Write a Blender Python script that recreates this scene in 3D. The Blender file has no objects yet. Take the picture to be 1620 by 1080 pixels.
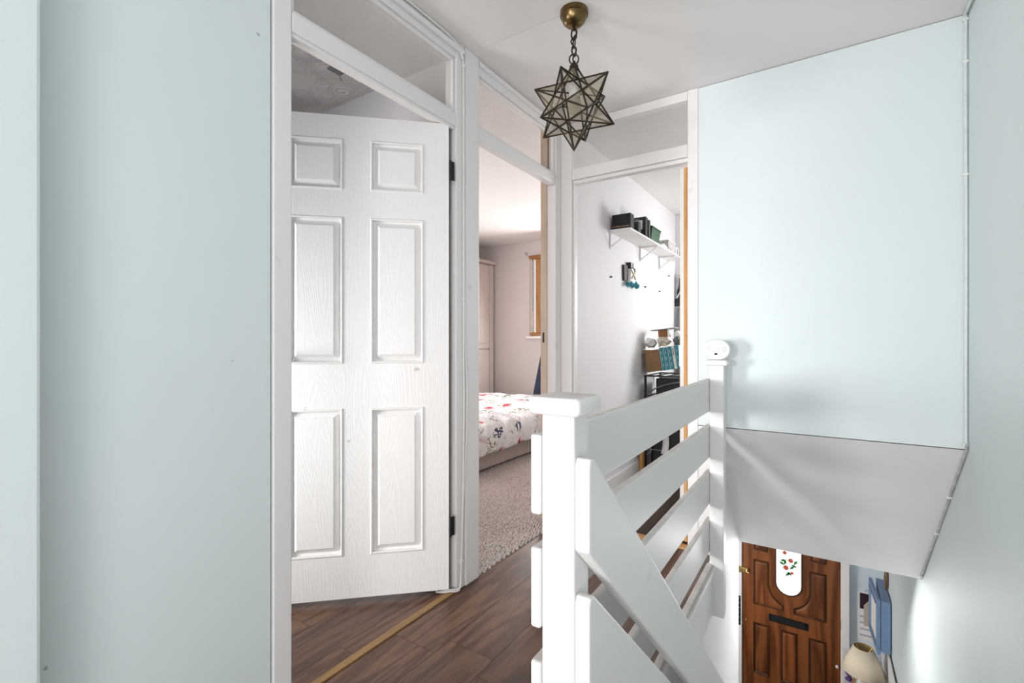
import bpy, bmesh, math, random
from mathutils import Vector, Matrix, noise
random.seed(7)
S = bpy.context.scene
COL = S.collection
R = math.radians

# ------------------------------------------------------------------ camera, world, lights, exposure
cam_d = bpy.data.cameras.new('camera')
cam_d.sensor_fit = 'HORIZONTAL'; cam_d.sensor_width = 36.0; cam_d.lens = 16.8
cam_d.shift_y = -1/1620; cam_d.clip_start = 0.02
cam = bpy.data.objects.new('camera', cam_d); COL.objects.link(cam)
cam.location = (0, 0, 1.07); cam.rotation_euler = (R(90), 0, R(33.216))
S.camera = cam

S.view_settings.view_transform = 'Standard'
S.view_settings.look = 'None'
S.view_settings.gamma = 1.0
S.view_settings.use_curve_mapping = False
S.view_settings.exposure = 0.0

W = bpy.data.worlds.new('world'); S.world = W; W.use_nodes = True
W.node_tree.nodes['Background'].inputs[0].default_value = (1.0, 0.975, 0.975, 1)
W.node_tree.nodes['Background'].inputs[1].default_value = 1.08

def area(name, loc, aim, sx, sy, power, color=(1, 1, 1)):
    d = bpy.data.lights.new(name, 'AREA'); d.shape = 'RECTANGLE'; d.size = sx; d.size_y = sy
    d.energy = power; d.color = color
    o = bpy.data.objects.new(name, d); COL.objects.link(o); o.location = loc
    o.rotation_euler = (Vector(aim) - Vector(loc)).to_track_quat('-Z', 'Y').to_euler()
    return o
area('landing_window_light', (-1.28, -3.2, 1.17), (-0.45, 2.3, 0.85), 0.42, 0.42, 76, (1.0, 0.98, 0.98))
area('landing_rear_fill', (0.0, -1.75, 0.62), (-0.35, 1.9, 2.0), 0.9, 0.7, 29, (1.0, 0.975, 0.98))  # added fill behind the camera, tilted up to brighten the landing ceiling
area('bathroom_window_light', (-2.52, -0.42, 0.92), (-1.58, 1.3, 0.74), 0.55, 0.7, 20, (1, 0.98, 0.98)).data.spread = R(95)
area('bedroom_window_light', (-2.45, 5.18, 1.60), (-2.2, 2.0, 0.4), 0.9, 1.0, 42, (1.0, 0.98, 0.975))
area('bedroom_fill_light', (-4.2, 2.5, 1.1), (-2.4, 3.5, 1.9), 1.2, 1.2, 40, (1.0, 0.98, 0.975))
area('box_room_window_light', (0.05, 4.90, 1.45), (-1.3, 3.2, 1.15), 0.7, 0.8, 46, (1.0, 0.985, 0.985))
area('hall_side_fill', (-1.5, 3.7, -0.95), (-0.35, 5.3, -1.6), 0.8, 0.9, 13, (1.0, 0.97, 0.95)).data.spread = R(120)  # added unseen fill that brightens the downstairs hall and front door
area('stair_fill', (-0.12, 3.72, -0.36), (-0.2, 2.3, -1.5), 0.6, 0.5, 17, (1.0, 0.98, 0.97))  # added lamp out of view, bounced off the treads to lift the soffit

# ------------------------------------------------------------------ materials
def mat(name):
    m = bpy.data.materials.new(name); m.use_nodes = True
    return m, m.node_tree, m.node_tree.nodes['Principled BSDF']
def L(nt, a, b): nt.links.new(a, b)
def coords(nt, scale=(1, 1, 1), kind='Object', rot=(0, 0, 0)):
    tc = nt.nodes.new('ShaderNodeTexCoord'); mp = nt.nodes.new('ShaderNodeMapping')
    mp.inputs['Scale'].default_value = scale; mp.inputs['Rotation'].default_value = rot
    L(nt, tc.outputs[kind], mp.inputs['Vector']); return mp.outputs['Vector']
def noise_n(nt, v, scale, detail=3, rough=0.55, dist=0.0):
    n = nt.nodes.new('ShaderNodeTexNoise'); n.inputs['Scale'].default_value = scale
    n.inputs['Detail'].default_value = detail; n.inputs['Roughness'].default_value = rough
    n.inputs['Distortion'].default_value = dist
    L(nt, v, n.inputs['Vector']); return n.outputs['Fac']
def ramp(nt, f, stops, interp='LINEAR'):
    r = nt.nodes.new('ShaderNodeValToRGB'); r.color_ramp.interpolation = interp
    e = r.color_ramp.elements
    while len(e) < len(stops): e.new(0.5)
    for i, (p, c) in enumerate(stops):
        e[i].position = p; e[i].color = (c[0], c[1], c[2], 1) if len(c) == 3 else c
    L(nt, f, r.inputs['Fac']); return r.outputs['Color']
def mix(nt, fac, a, b, mode='MIX'):
    m = nt.nodes.new('ShaderNodeMix'); m.data_type = 'RGBA'; m.blend_type = mode
    for s, v in ((0, fac), (6, a), (7, b)):
        if isinstance(v, (int, float)): m.inputs[s].default_value = v
        elif isinstance(v, tuple): m.inputs[s].default_value = (v[0], v[1], v[2], 1)
        else: L(nt, v, m.inputs[s])
    return m.outputs[2]
def bump(nt, bs, h, strength=0.2, dist=0.01):
    b = nt.nodes.new('ShaderNodeBump'); b.inputs['Strength'].default_value = strength
    b.inputs['Distance'].default_value = dist
    L(nt, h, b.inputs['Height']); L(nt, b.outputs['Normal'], bs.inputs['Normal'])

def plain(name, col, rough=0.5, metal=0.0, spec=0.5, vary=0.06, scale=8.0, b=0.0, bscale=60):
    m, nt, bs = mat(name); v = coords(nt)
    f = noise_n(nt, v, scale, 4)
    lo = tuple(c * (1 - vary) for c in col); hi = tuple(min(1, c * (1 + vary)) for c in col)
    L(nt, ramp(nt, f, [(0.3, lo), (0.7, hi)]), bs.inputs['Base Color'])
    bs.inputs['Roughness'].default_value = rough; bs.inputs['Metallic'].default_value = metal
    bs.inputs['Specular IOR Level'].default_value = spec
    if b: bump(nt, bs, noise_n(nt, v, bscale, 3), b, 0.004)
    return m

def wall_paint(name, col, rough=0.6, marks=0.5, spots=True, b=0.12):
    m, nt, bs = mat(name); v = coords(nt)
    f = noise_n(nt, v, 1.6, 4)
    base = ramp(nt, f, [(0.3, tuple(c * 0.975 for c in col)), (0.7, col)])
    if spots:
        sp = ramp(nt, noise_n(nt, v, 26, 1.5, 0.4), [(0.0, (1, 1, 1)), (0.155, (1, 1, 1)), (0.17, (0, 0, 0)), (1, (0, 0, 0))])
        base = mix(nt, sp, base, tuple(c * 0.55 for c in col))
    L(nt, base, bs.inputs['Base Color'])
    bs.inputs['Roughness'].default_value = rough; bs.inputs['Specular IOR Level'].default_value = 0.3
    bump(nt, bs, noise_n(nt, v, 45, 5, 0.6), b, 0.004)
    return m

def gloss_white(name, col=(0.81, 0.79, 0.785), rough=0.38, dirt=0.35, dscale=5):
    m, nt, bs = mat(name); v = coords(nt)
    f = noise_n(nt, v, dscale, 6, 0.65)
    c = ramp(nt, f, [(0.22, tuple(x * (1 - dirt) for x in (0.78, 0.72, 0.64))), (0.36, col), (1, col)])
    L(nt, c, bs.inputs['Base Color']); bs.inputs['Roughness'].default_value = rough
    bs.inputs['Specular IOR Level'].default_value = 0.4
    bump(nt, bs, noise_n(nt, v, 30, 4), 0.10, 0.004)
    return m

def grimy_top(name, col, rough):
    m = gloss_white(name, col, rough, 0.25, 4); nt = m.node_tree; bs = nt.nodes['Principled BSDF']
    src = bs.inputs['Base Color'].links[0].from_socket
    ge = nt.nodes.new('ShaderNodeNewGeometry'); sp = nt.nodes.new('ShaderNodeSeparateXYZ'); L(nt, ge.outputs['True Normal'], sp.inputs[0])
    up = ramp(nt, sp.outputs['Z'], [(0.0, (0, 0, 0)), (0.8, (0, 0, 0)), (0.95, (1, 1, 1))])
    v = coords(nt); g = ramp(nt, noise_n(nt, v, 9, 5, 0.7), [(0.30, (1, 1, 1)), (0.75, (0.15, 0.15, 0.15))])
    f = mix(nt, 1.0, up, g, 'MULTIPLY')
    L(nt, mix(nt, f, src, (0.52, 0.46, 0.41)), bs.inputs['Base Color']); return m
def wood(name, dark, mid, light, along='Y', scale=3.0, rough=0.4, rings=6.0, rand=True, b=0.15, stretch=0.12, finew=0.6):
    m, nt, bs = mat(name)
    sc = {'X': (stretch, 1, 1), 'Y': (1, stretch, 1), 'Z': (1, 1, stretch)}[along]
    tc = nt.nodes.new('ShaderNodeTexCoord'); mp = nt.nodes.new('ShaderNodeMapping')
    mp.inputs['Scale'].default_value = sc
    src = tc.outputs['Object']
    if rand:
        oi = nt.nodes.new('ShaderNodeObjectInfo'); vm = nt.nodes.new('ShaderNodeVectorMath'); vm.operation = 'MULTIPLY_ADD'
        L(nt, oi.outputs['Random'], vm.inputs[0]); vm.inputs[1].default_value = (17, 23, 11); L(nt, src, vm.inputs[2]); src = vm.outputs[0]
    L(nt, src, mp.inputs['Vector']); v = mp.outputs['Vector']
    n1 = noise_n(nt, v, scale, 2, 0.5, 0.6)
    mm = nt.nodes.new('ShaderNodeMath'); mm.operation = 'MULTIPLY'; L(nt, n1, mm.inputs[0]); mm.inputs[1].default_value = rings * 6.28
    sn = nt.nodes.new('ShaderNodeMath'); sn.operation = 'SINE'; L(nt, mm.outputs[0], sn.inputs[0])
    mr = nt.nodes.new('ShaderNodeMapRange'); L(nt, sn.outputs[0], mr.inputs[0]); mr.inputs[1].default_value = -1; mr.inputs[2].default_value = 1
    fine = noise_n(nt, v, scale * 22, 5, 0.7)
    ad = nt.nodes.new('ShaderNodeMath'); ad.operation = 'MULTIPLY_ADD'; L(nt, mr.outputs[0], ad.inputs[0]); ad.inputs[1].default_value = 0.45 if finew < 0.7 else 0.28
    ml = nt.nodes.new('ShaderNodeMath'); ml.operation = 'MULTIPLY'; L(nt, fine, ml.inputs[0]); ml.inputs[1].default_value = finew
    L(nt, ml.outputs[0], ad.inputs[2])
    c = ramp(nt, ad.outputs[0], [(0.15, dark), (0.45, mid), (0.85, light)])
    if rand:
        t = ramp(nt, oi.outputs['Random'], [(0, (0.82, 0.82, 0.82)), (1, (1.12, 1.08, 1.05))])
        c = mix(nt, 1.0, c, t, 'MULTIPLY')
    L(nt, c, bs.inputs['Base Color']); bs.inputs['Roughness'].default_value = rough
    if b: bump(nt, bs, ad.outputs[0], b, 0.003)
    return m

M = {}
BLUE = (0.708, 0.786, 0.792)
M['blue'] = wall_paint('pale_blue_paint', BLUE)
M['blue_hall'] = wall_paint('hall_blue_paint', (0.66, 0.75, 0.82), spots=False)
M['white_wall'] = wall_paint('white_wall_paint', (0.78, 0.775, 0.77), spots=False)
M['soffit'] = wall_paint('soffit_white_paint', (0.82, 0.805, 0.80))
M['ceil'] = wall_paint('ceiling_paint', (0.82, 0.79, 0.785))
M['pink'] = wall_paint('pale_pink_paint', (0.70, 0.645, 0.625), spots=False)
M['room_c'] = wall_paint('off_white_paint', (0.76, 0.75, 0.75), spots=False, b=0.06)
M['gloss'] = gloss_white('white_gloss_paint')
M['rail'] = grimy_top('balustrade_white_paint', (0.82, 0.81, 0.80), 0.45)
M['brown_raw'] = wood('bare_timber', (0.40, 0.28, 0.19), (0.55, 0.42, 0.32), (0.66, 0.55, 0.45), 'Z', 4, 0.7, 3, False)
M['orange_raw'] = wood('orange_timber', (0.42, 0.19, 0.05), (0.62, 0.31, 0.10), (0.72, 0.42, 0.17), 'Z', 5, 0.6, 3, False)
M['lam'] = wood('brown_laminate', (0.021, 0.010, 0.005), (0.072, 0.034, 0.019), (0.165, 0.088, 0.052), 'Y', 8, 0.33, 6, True, 0.15, 0.10, 0.85)
M['lam_dark'] = wood('dark_laminate', (0.02, 0.012, 0.008), (0.055, 0.03, 0.02), (0.10, 0.06, 0.04), 'Y', 3.5, 0.4, 5, False, 0.1)
M['strip'] = wood('gilt_wood_strip', (0.08, 0.038, 0.010), (0.19, 0.10, 0.032), (0.30, 0.175, 0.062), 'Y', 9, 0.4, 3, False)
M['door_wood'] = wood('varnished_hardwood', (0.055, 0.015, 0.005), (0.165, 0.050, 0.014), (0.27, 0.092, 0.027), 'Z', 5, 0.32, 4, True, 0.08)
M['door_mould'] = wood('varnished_moulding', (0.018, 0.006, 0.002), (0.048, 0.015, 0.005), (0.09, 0.03, 0.010), 'Z', 3.5, 0.3, 3, False, 0.05)
M['black'] = plain('black_plastic', (0.005, 0.005, 0.006), 0.5, vary=0.2)
M['black_metal'] = plain('black_metal', (0.02, 0.02, 0.022), 0.35, 0.6, vary=0.2)
M['plastic'] = plain('white_plastic', (0.80, 0.80, 0.79), 0.35, vary=0.02)
M['plastic_grey'] = plain('grey_print', (0.40, 0.40, 0.41), 0.5, vary=0.05)
M['brass'] = plain('antique_brass', (0.17, 0.115, 0.05), 0.3, 0.95, vary=0.35, scale=25)
M['brass_bright'] = plain('bright_brass', (0.80, 0.58, 0.25), 0.25, 0.95, vary=0.1)
M['came'] = plain('dark_bronze_came', (0.045, 0.035, 0.022), 0.45, 0.7, vary=0.3, scale=40)
M['cable'] = plain('white_cable_sheath', (0.80, 0.79, 0.77), 0.4, vary=0.03)
M['cable_blue'] = plain('painted_over_cable', (0.68, 0.75, 0.75), 0.5, vary=0.08, scale=20)
M['bed_base'] = plain('beige_fabric', (0.46, 0.40, 0.365), 0.9, vary=0.05, b=0.3, bscale=300)
M['navy'] = plain('navy_cloth', (0.012, 0.018, 0.045), 0.8, vary=0.3, b=0.3, bscale=120)
M['wardrobe'] = plain('pinkish_wardrobe', (0.62, 0.545, 0.51), 0.5, vary=0.03)
M['chrome'] = plain('metal', (0.55, 0.55, 0.55), 0.3, 0.9)
M['cardboard'] = plain('cardboard', (0.25, 0.145, 0.075), 0.85, vary=0.12, scale=14)
M['teal'] = plain('teal_card', (0.012, 0.21, 0.26), 0.5, vary=0.1)
M['paper'] = plain('white_paper', (0.80, 0.79, 0.77), 0.7, vary=0.04)
M['cream'] = plain('cream_paper', (0.62, 0.55, 0.42), 0.7, vary=0.12)
M['grey'] = plain('grey_plastic', (0.20, 0.20, 0.205), 0.5, vary=0.15)
M['green'] = plain('green_plastic', (0.004, 0.07, 0.022), 0.45, vary=0.15)
M['red'] = plain('red_card', (0.55, 0.02, 0.02), 0.5)
M['rust'] = plain('rust_card', (0.26, 0.10, 0.025), 0.6, vary=0.2)
M['cab_blue'] = plain('mid_blue_paint', (0.19, 0.29, 0.46), 0.45, vary=0.05)
M['shade'] = plain('cream_lampshade', (0.80, 0.70, 0.54), 0.85, vary=0.03)
M['shade_in'] = plain('tan_shade_lining', (0.50, 0.36, 0.17), 0.8, vary=0.05)
M['ceramic'] = plain('stone_ceramic', (0.62, 0.58, 0.54), 0.4, vary=0.05)
M['purple'] = plain('purple_glass', (0.10, 0.05, 0.20), 0.15, vary=0.3)
M['copper'] = plain('copper', (0.60, 0.30, 0.14), 0.35, 0.6, vary=0.15)
M['carved'] = wood('carved_brown_wood', (0.06, 0.03, 0.015), (0.18, 0.10, 0.05), (0.3, 0.18, 0.1), 'Z', 20, 0.4, 4, False)
M['table'] = plain('white_table_paint', (0.75, 0.74, 0.73), 0.5)
M['slat'] = plain('pale_slat_wood', (0.74, 0.52, 0.36), 0.4)
M['blind'] = wood('stained_blind_wood', (0.24, 0.07, 0.02), (0.42, 0.16, 0.055), (0.55, 0.25, 0.10), 'X', 8, 0.4, 2, False)
M['dirty'] = plain('grimy_grey', (0.30, 0.28, 0.26), 0.7, vary=0.2)
M['print_dark'] = plain('dark_photo_print', (0.035, 0.012, 0.016), 0.4, vary=0.6, scale=30)
M['print_beige'] = plain('beige_photo_print', (0.50, 0.43, 0.36), 0.4, vary=0.05)
M['print_grey'] = plain('grey_print_band', (0.42, 0.42, 0.47), 0.5, vary=0.05)
M['rose'] = plain('rose_print', (0.62, 0.10, 0.07), 0.4, vary=0.5, scale=90)
M['leaf'] = plain('leaf_print', (0.05, 0.24, 0.07), 0.4, vary=0.4, scale=60)
M['lead'] = plain('grey_leading', (0.42, 0.46, 0.44), 0.5)
M['stair'] = plain('stair_carpet', (0.62, 0.59, 0.56), 0.95, vary=0.1, b=0.4, bscale=200)

def carpet_mat():
    m, nt, bs = mat('berber_carpet'); v = coords(nt)
    f = noise_n(nt, v, 110, 3, 0.7)
    L(nt, ramp(nt, f, [(0.30, (0.33, 0.26, 0.23)), (0.5, (0.60, 0.53, 0.495)), (0.66, (0.80, 0.74, 0.71))]), bs.inputs['Base Color'])
    bs.inputs['Roughness'].default_value = 0.95; bs.inputs['Specular IOR Level'].default_value = 0.1
    return m
M['carpet'] = carpet_mat()

def artex_mat(name, swirl):
    m, nt, bs = mat(name); v = coords(nt, (1, 1, 1))
    bs.inputs['Base Color'].default_value = (0.75, 0.725, 0.715, 1); bs.inputs['Roughness'].default_value = 0.75
    if swirl:
        vo = nt.nodes.new('ShaderNodeTexVoronoi'); vo.inputs['Scale'].default_value = 6.5; vo.inputs['Randomness'].default_value = 0.7
        L(nt, v, vo.inputs['Vector'])
        n = noise_n(nt, v, 14, 2)
        a = nt.nodes.new('ShaderNodeMath'); a.operation = 'MULTIPLY_ADD'; L(nt, n, a.inputs[0]); a.inputs[1].default_value = 0.06; L(nt, vo.outputs['Distance'], a.inputs[2])
        s = nt.nodes.new('ShaderNodeMath'); s.operation = 'MULTIPLY'; L(nt, a.outputs[0], s.inputs[0]); s.inputs[1].default_value = 100
        sn = nt.nodes.new('ShaderNodeMath'); sn.operation = 'SINE'; L(nt, s.outputs[0], sn.inputs[0])
        gate = ramp(nt, noise_n(nt, v, 4.5, 2), [(0.38, (0, 0, 0)), (0.52, (1, 1, 1))])
        g = nt.nodes.new('ShaderNodeMath'); g.operation = 'MULTIPLY'; L(nt, sn.outputs[0], g.inputs[0]); L(nt, gate, g.inputs[1])
        bump(nt, bs, g.outputs[0], 0.7, 0.005)
    else:
        bump(nt, bs, noise_n(nt, v, 20, 5), 0.5, 0.008)
    return m
M['artex'] = artex_mat('swirl_artex', True)
M['artex_b'] = artex_mat('stipple_artex', False)

def moulded_grain():
    m, nt, bs = mat('white_moulded_door'); v = coords(nt, (1, 1, 0.16))
    n1 = noise_n(nt, v, 6.0, 2, 0.5, 0.4)
    a = nt.nodes.new('ShaderNodeMath'); a.operation = 'MULTIPLY'; L(nt, n1, a.inputs[0]); a.inputs[1].default_value = 250
    s = nt.nodes.new('ShaderNodeMath'); s.operation = 'SINE'; L(nt, a.outputs[0], s.inputs[0])
    bump(nt, bs, s.outputs[0], 0.07, 0.0013)
    v2 = coords(nt)
    c = ramp(nt, noise_n(nt, v2, 16, 3, 0.5), [(0.235, (0.52, 0.48, 0.44)), (0.27, (0.79, 0.775, 0.765)), (1, (0.81, 0.795, 0.785))])
    L(nt, c, bs.inputs['Base Color']); bs.inputs['Roughness'].default_value = 0.42
    return m
M['moulded'] = moulded_grain()

def duvet_mat():
    m, nt, bs = mat('floral_duvet'); v = coords(nt)
    base = (0.82, 0.81, 0.82)
    def spots(scale, thr, off, seed):
        tc = coords(nt, (1, 1, 1)); ad = nt.nodes.new('ShaderNodeVectorMath'); L(nt, tc, ad.inputs[0]); ad.inputs[1].default_value = (seed, seed * 1.7, seed * 0.3)
        ds = noise_n(nt, ad.outputs[0], 22, 3)
        vm = nt.nodes.new('ShaderNodeVectorMath'); vm.operation = 'MULTIPLY_ADD'
        cmb = nt.nodes.new('ShaderNodeCombineXYZ'); [L(nt, ds, cmb.inputs[i]) for i in range(3)]
        L(nt, cmb.outputs[0], vm.inputs[0]); vm.inputs[1].default_value = (0.09, 0.09, 0.09); L(nt, ad.outputs[0], vm.inputs[2])
        vo = nt.nodes.new('ShaderNodeTexVoronoi'); vo.inputs['Scale'].default_value = scale; L(nt, vm.outputs[0], vo.inputs['Vector'])
        return ramp(nt, vo.outputs['Distance'], [(0, (1, 1, 1)), (thr, (1, 1, 1)), (thr + 0.02, (0, 0, 0))])
    def lines(scale, w_, seed):
        vv = coords(nt, (1, 1, 1)); ad = nt.nodes.new('ShaderNodeVectorMath'); L(nt, vv, ad.inputs[0]); ad.inputs[1].default_value = (seed, -seed, seed*0.5)
        f_ = noise_n(nt, ad.outputs[0], scale, 2.5, 0.6, 1.2)
        return ramp(nt, f_, [(0.5-w_-0.012, (0, 0, 0)), (0.5-w_, (1, 1, 1)), (0.5+w_, (1, 1, 1)), (0.5+w_+0.012, (0, 0, 0))])
    gate = ramp(nt, noise_n(nt, v, 5, 2), [(0.46, (0, 0, 0)), (0.54, (1, 1, 1))])
    c = mix(nt, mix(nt, 1.0, lines(7, 0.006, 2.2), gate, 'MULTIPLY'), base, (0.22, 0.23, 0.24))
    c = mix(nt, mix(nt, 1.0, lines(11, 0.016, 6.1), spots(3.4, 0.30, 0, 3.1), 'MULTIPLY'), c, (0.20, 0.22, 0.08))
    c = mix(nt, mix(nt, 1.0, lines(10, 0.05, 9.1), spots(4.6, 0.20, 0, 7.7), 'MULTIPLY'), c, (0.06, 0.07, 0.13))
    c = mix(nt, mix(nt, 1.0, lines(9, 0.04, 4.4), spots(4.0, 0.26, 0, 1.9), 'MULTIPLY'), c, (0.66, 0.55, 0.60))
    red = mix(nt, ramp(nt, noise_n(nt, v, 60, 2), [(0.45, (0, 0, 0)), (0.55, (1, 1, 1))]), (0.45, 0.02, 0.04), (0.72, 0.22, 0.22))
    c = mix(nt, spots(3.4, 0.19, 0, 12.4), c, red)
    L(nt, c, bs.inputs['Base Color']); bs.inputs['Roughness'].default_value = 0.9
    bump(nt, bs, noise_n(nt, coords(nt, (1.5, 6, 3)), 6, 4, 0.6), 0.6, 0.03)
    return m
M['duvet'] = duvet_mat()

def glass_mat(name, tint, alpha, rough=0.05, spec=0.5, base=(0.55, 0.53, 0.50)):
    m, nt, bs = mat(name)
    tr = nt.nodes.new('ShaderNodeBsdfTransparent'); tr.inputs[0].default_value = tint + (1,)
    bs.inputs['Base Color'].default_value = base + (1,); bs.inputs['Roughness'].default_value = rough
    bs.inputs['Specular IOR Level'].default_value = spec
    n = noise_n(nt, coords(nt), 12, 4)
    r = nt.nodes.new('ShaderNodeMapRange'); L(nt, n, r.inputs[0]); r.inputs[3].default_value = alpha * 0.6; r.inputs[4].default_value = alpha * 1.4
    mx = nt.nodes.new('ShaderNodeMixShader'); L(nt, r.outputs[0], mx.inputs[0]); L(nt, tr.outputs[0], mx.inputs[1]); L(nt, bs.outputs[0], mx.inputs[2])
    L(nt, mx.outputs[0], nt.nodes['Material Output'].inputs[0])
    return m
M['glass'] = glass_mat('dusty_glass', (0.97, 0.965, 0.96), 0.10)
M['glass_lamp'] = glass_mat('smoky_lamp_glass', (0.88, 0.87, 0.84), 0.30, 0.12, 0.5, (0.36, 0.30, 0.20))
def vary_alpha(m):
    nt = m.node_tree; oi = nt.nodes.new('ShaderNodeObjectInfo'); mx = [n for n in nt.nodes if n.bl_idname == 'ShaderNodeMixShader'][0]
    r = nt.nodes.new('ShaderNodeMapRange'); L(nt, oi.outputs['Random'], r.inputs[0]); r.inputs[1].default_value = 0.35; r.inputs[2].default_value = 0.75; r.inputs[3].default_value = 0.03; r.inputs[4].default_value = 0.38
    L(nt, r.outputs[0], mx.inputs[0])
vary_alpha(M['glass_lamp'])
M['glass_win'] = glass_mat('window_glass', (0.97, 0.98, 0.98), 0.04)

def lit_glass():
    m, nt, bs = mat('daylit_frosted_glass')
    bs.inputs['Base Color'].default_value = (0.85, 0.85, 0.84, 1)
    bs.inputs['Emission Color'].default_value = (1.0, 1.0, 0.985, 1)
    n = noise_n(nt, coords(nt), 30, 3)
    r = nt.nodes.new('ShaderNodeMapRange'); L(nt, n, r.inputs[0]); r.inputs[3].default_value = 0.75; r.inputs[4].default_value = 1.0
    L(nt, r.outputs[0], bs.inputs['Emission Strength'])
    return m
M['lit'] = lit_glass()

# ------------------------------------------------------------------ geometry helpers
class MB:
    def __init__(s): s.b = bmesh.new()
    def box(s, x0, x1, y0, y1, z0, z1, mtx=None):
        vs = [s.b.verts.new(p) for p in ((x0,y0,z0),(x1,y0,z0),(x1,y1,z0),(x0,y1,z0),(x0,y0,z1),(x1,y0,z1),(x1,y1,z1),(x0,y1,z1))]
        for f in ((3,2,1,0),(4,5,6,7),(0,1,5,4),(1,2,6,5),(2,3,7,6),(3,0,4,7)): s.b.faces.new([vs[i] for i in f])
        if mtx is not None:
            for v in vs: v.co = mtx @ v.co
        return s
    def prism(s, poly, axis, a, c):
        """poly: 2-D points in the other two axes in cyclic order (x:(y,z) y:(x,z) z:(x,y))."""
        def P(p, t): return {'x': (t, p[0], p[1]), 'y': (p[0], t, p[1]), 'z': (p[0], p[1], t)}[axis]
        A = [s.b.verts.new(P(p, a)) for p in poly]; B = [s.b.verts.new(P(p, c)) for p in poly]
        n = len(poly); fs = [s.b.faces.new(A), s.b.faces.new(B[::-1])]
        for i in range(n): fs.append(s.b.faces.new((A[i], B[i], B[(i+1) % n], A[(i+1) % n])))
        return s
    def tube(s, pts, r, n=8, closed=False):
        pts = [Vector(p) for p in pts]; rings = []; m = len(pts); up = None
        for i, p in enumerate(pts):
            a = pts[(i-1) % m] if (closed or i > 0) else p; c = pts[(i+1) % m] if (closed or i < m-1) else p
            t = (c - a).normalized()
            if up is None: up = Vector((0,0,1)) if abs(t.z) < 0.9 else Vector((1,0,0))
            u = up - t * up.dot(t)
            if u.length < 1e-4: u = t.orthogonal()
            u.normalize(); up = u; w = t.cross(u)
            rr = r[i] if isinstance(r, (list, tuple)) else r
            rings.append([s.b.verts.new(p + (u*math.cos(2*math.pi*k/n) + w*math.sin(2*math.pi*k/n))*rr) for k in range(n)])
        for i in range(m if closed else m-1):
            A, B = rings[i], rings[(i+1) % m]
            for k in range(n): s.b.faces.new((A[k], A[(k+1) % n], B[(k+1) % n], B[k]))
        if not closed: s.b.faces.new(rings[0][::-1]); s.b.faces.new(rings[-1])
        return s
    def lathe(s, prof, c=(0,0,0), n=28, cap=True):
        rings = []
        for r, z in prof:
            rings.append([s.b.verts.new((c[0]+max(r,1e-4)*math.cos(2*math.pi*k/n), c[1]+max(r,1e-4)*math.sin(2*math.pi*k/n), c[2]+z)) for k in range(n)])
        for A, B in zip(rings, rings[1:]):
            for k in range(n): s.b.faces.new((A[k], A[(k+1) % n], B[(k+1) % n], B[k]))
        if cap: s.b.faces.new(rings[0][::-1]); s.b.faces.new(rings[-1])
        return s
    def poly(s, pts): s.b.faces.new([s.b.verts.new(p) for p in pts]); return s
    def build(s, name, m, parent=None, bevel=0, seg=2, smooth=False, solid=0, loc=None, sub=0):
        bmesh.ops.recalc_face_normals(s.b, faces=s.b.faces)
        if bevel:
            bmesh.ops.bevel(s.b, geom=[e for e in s.b.edges if len(e.link_faces) == 2 and e.calc_face_angle(0) > 0.35],
                            offset=bevel, segments=seg, affect='EDGES', profile=0.5, clamp_overlap=True)
        me = bpy.data.meshes.new(name)
        org = None
        if parent is None and loc is None:
            xs = [v.co for v in s.b.verts]
            lo = Vector((min(v.x for v in xs), min(v.y for v in xs), min(v.z for v in xs))); hi = Vector((max(v.x for v in xs), max(v.y for v in xs), max(v.z for v in xs)))
            org = Vector(((lo.x+hi.x)/2, (lo.y+hi.y)/2, lo.z))
        elif parent is not None:
            org = WL[parent]
        else: org = Vector(loc)
        for v in s.b.verts: v.co -= org
        s.b.to_mesh(me); s.b.free()
        if smooth:
            for p in me.polygons: p.use_smooth = True
            try: me.set_sharp_from_angle(angle=R(40))
            except Exception: pass
        if isinstance(m, str): m = M[m]
        me.materials.append(m)
        o = bpy.data.objects.new(name, me); COL.objects.link(o)
        if parent is None: o.location = org; WL[o] = org.copy()
        else: o.parent = parent; WL[o] = org.copy()
        if solid:
            md = o.modifiers.new('solid', 'SOLIDIFY'); md.thickness = solid; md.offset = 0
        if sub:
            md = o.modifiers.new('sub', 'SUBSURF'); md.levels = sub; md.render_levels = sub
        return o
WL = {}     # world origin of every object (all unrotated, so parts are written in world coordinates)

def tag(o, label=None, cat=None, group=None, kind=None):
    if label: o['label'] = label
    if cat: o['category'] = cat
    if group: o['group'] = group
    if kind: o['kind'] = kind
    return o
def thing(name, loc, label, cat, group=None, kind=None):
    o = bpy.data.objects.new(name, None); COL.objects.link(o); o.location = loc; o.empty_display_size = 0.05
    WL[o] = Vector(loc); return tag(o, label, cat, group, kind)
def struct(o, label, cat): return tag(o, label, cat, None, 'structure')
def bx(*a): return MB().box(*a)
def inset(poly, d):
    n = len(poly); out = []
    area2 = sum(poly[i][0]*poly[(i+1)%n][1]-poly[(i+1)%n][0]*poly[i][1] for i in range(n))
    sg = 1 if area2 > 0 else -1
    for i in range(n):
        p0, p1, p2 = Vector(poly[i-1]), Vector(poly[i]), Vector(poly[(i+1) % n])
        a = (p1-p0).normalized(); b = (p2-p1).normalized()
        n1 = Vector((-a.y, a.x))*sg; n2 = Vector((-b.y, b.x))*sg
        bis = (n1+n2); k = bis.length
        if k < 1e-4: out.append(tuple(p1+n1*d)); continue
        bis.normalize(); out.append(tuple(p1 + bis*(d/max(0.35, bis.dot(n1)))))
    return out

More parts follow.
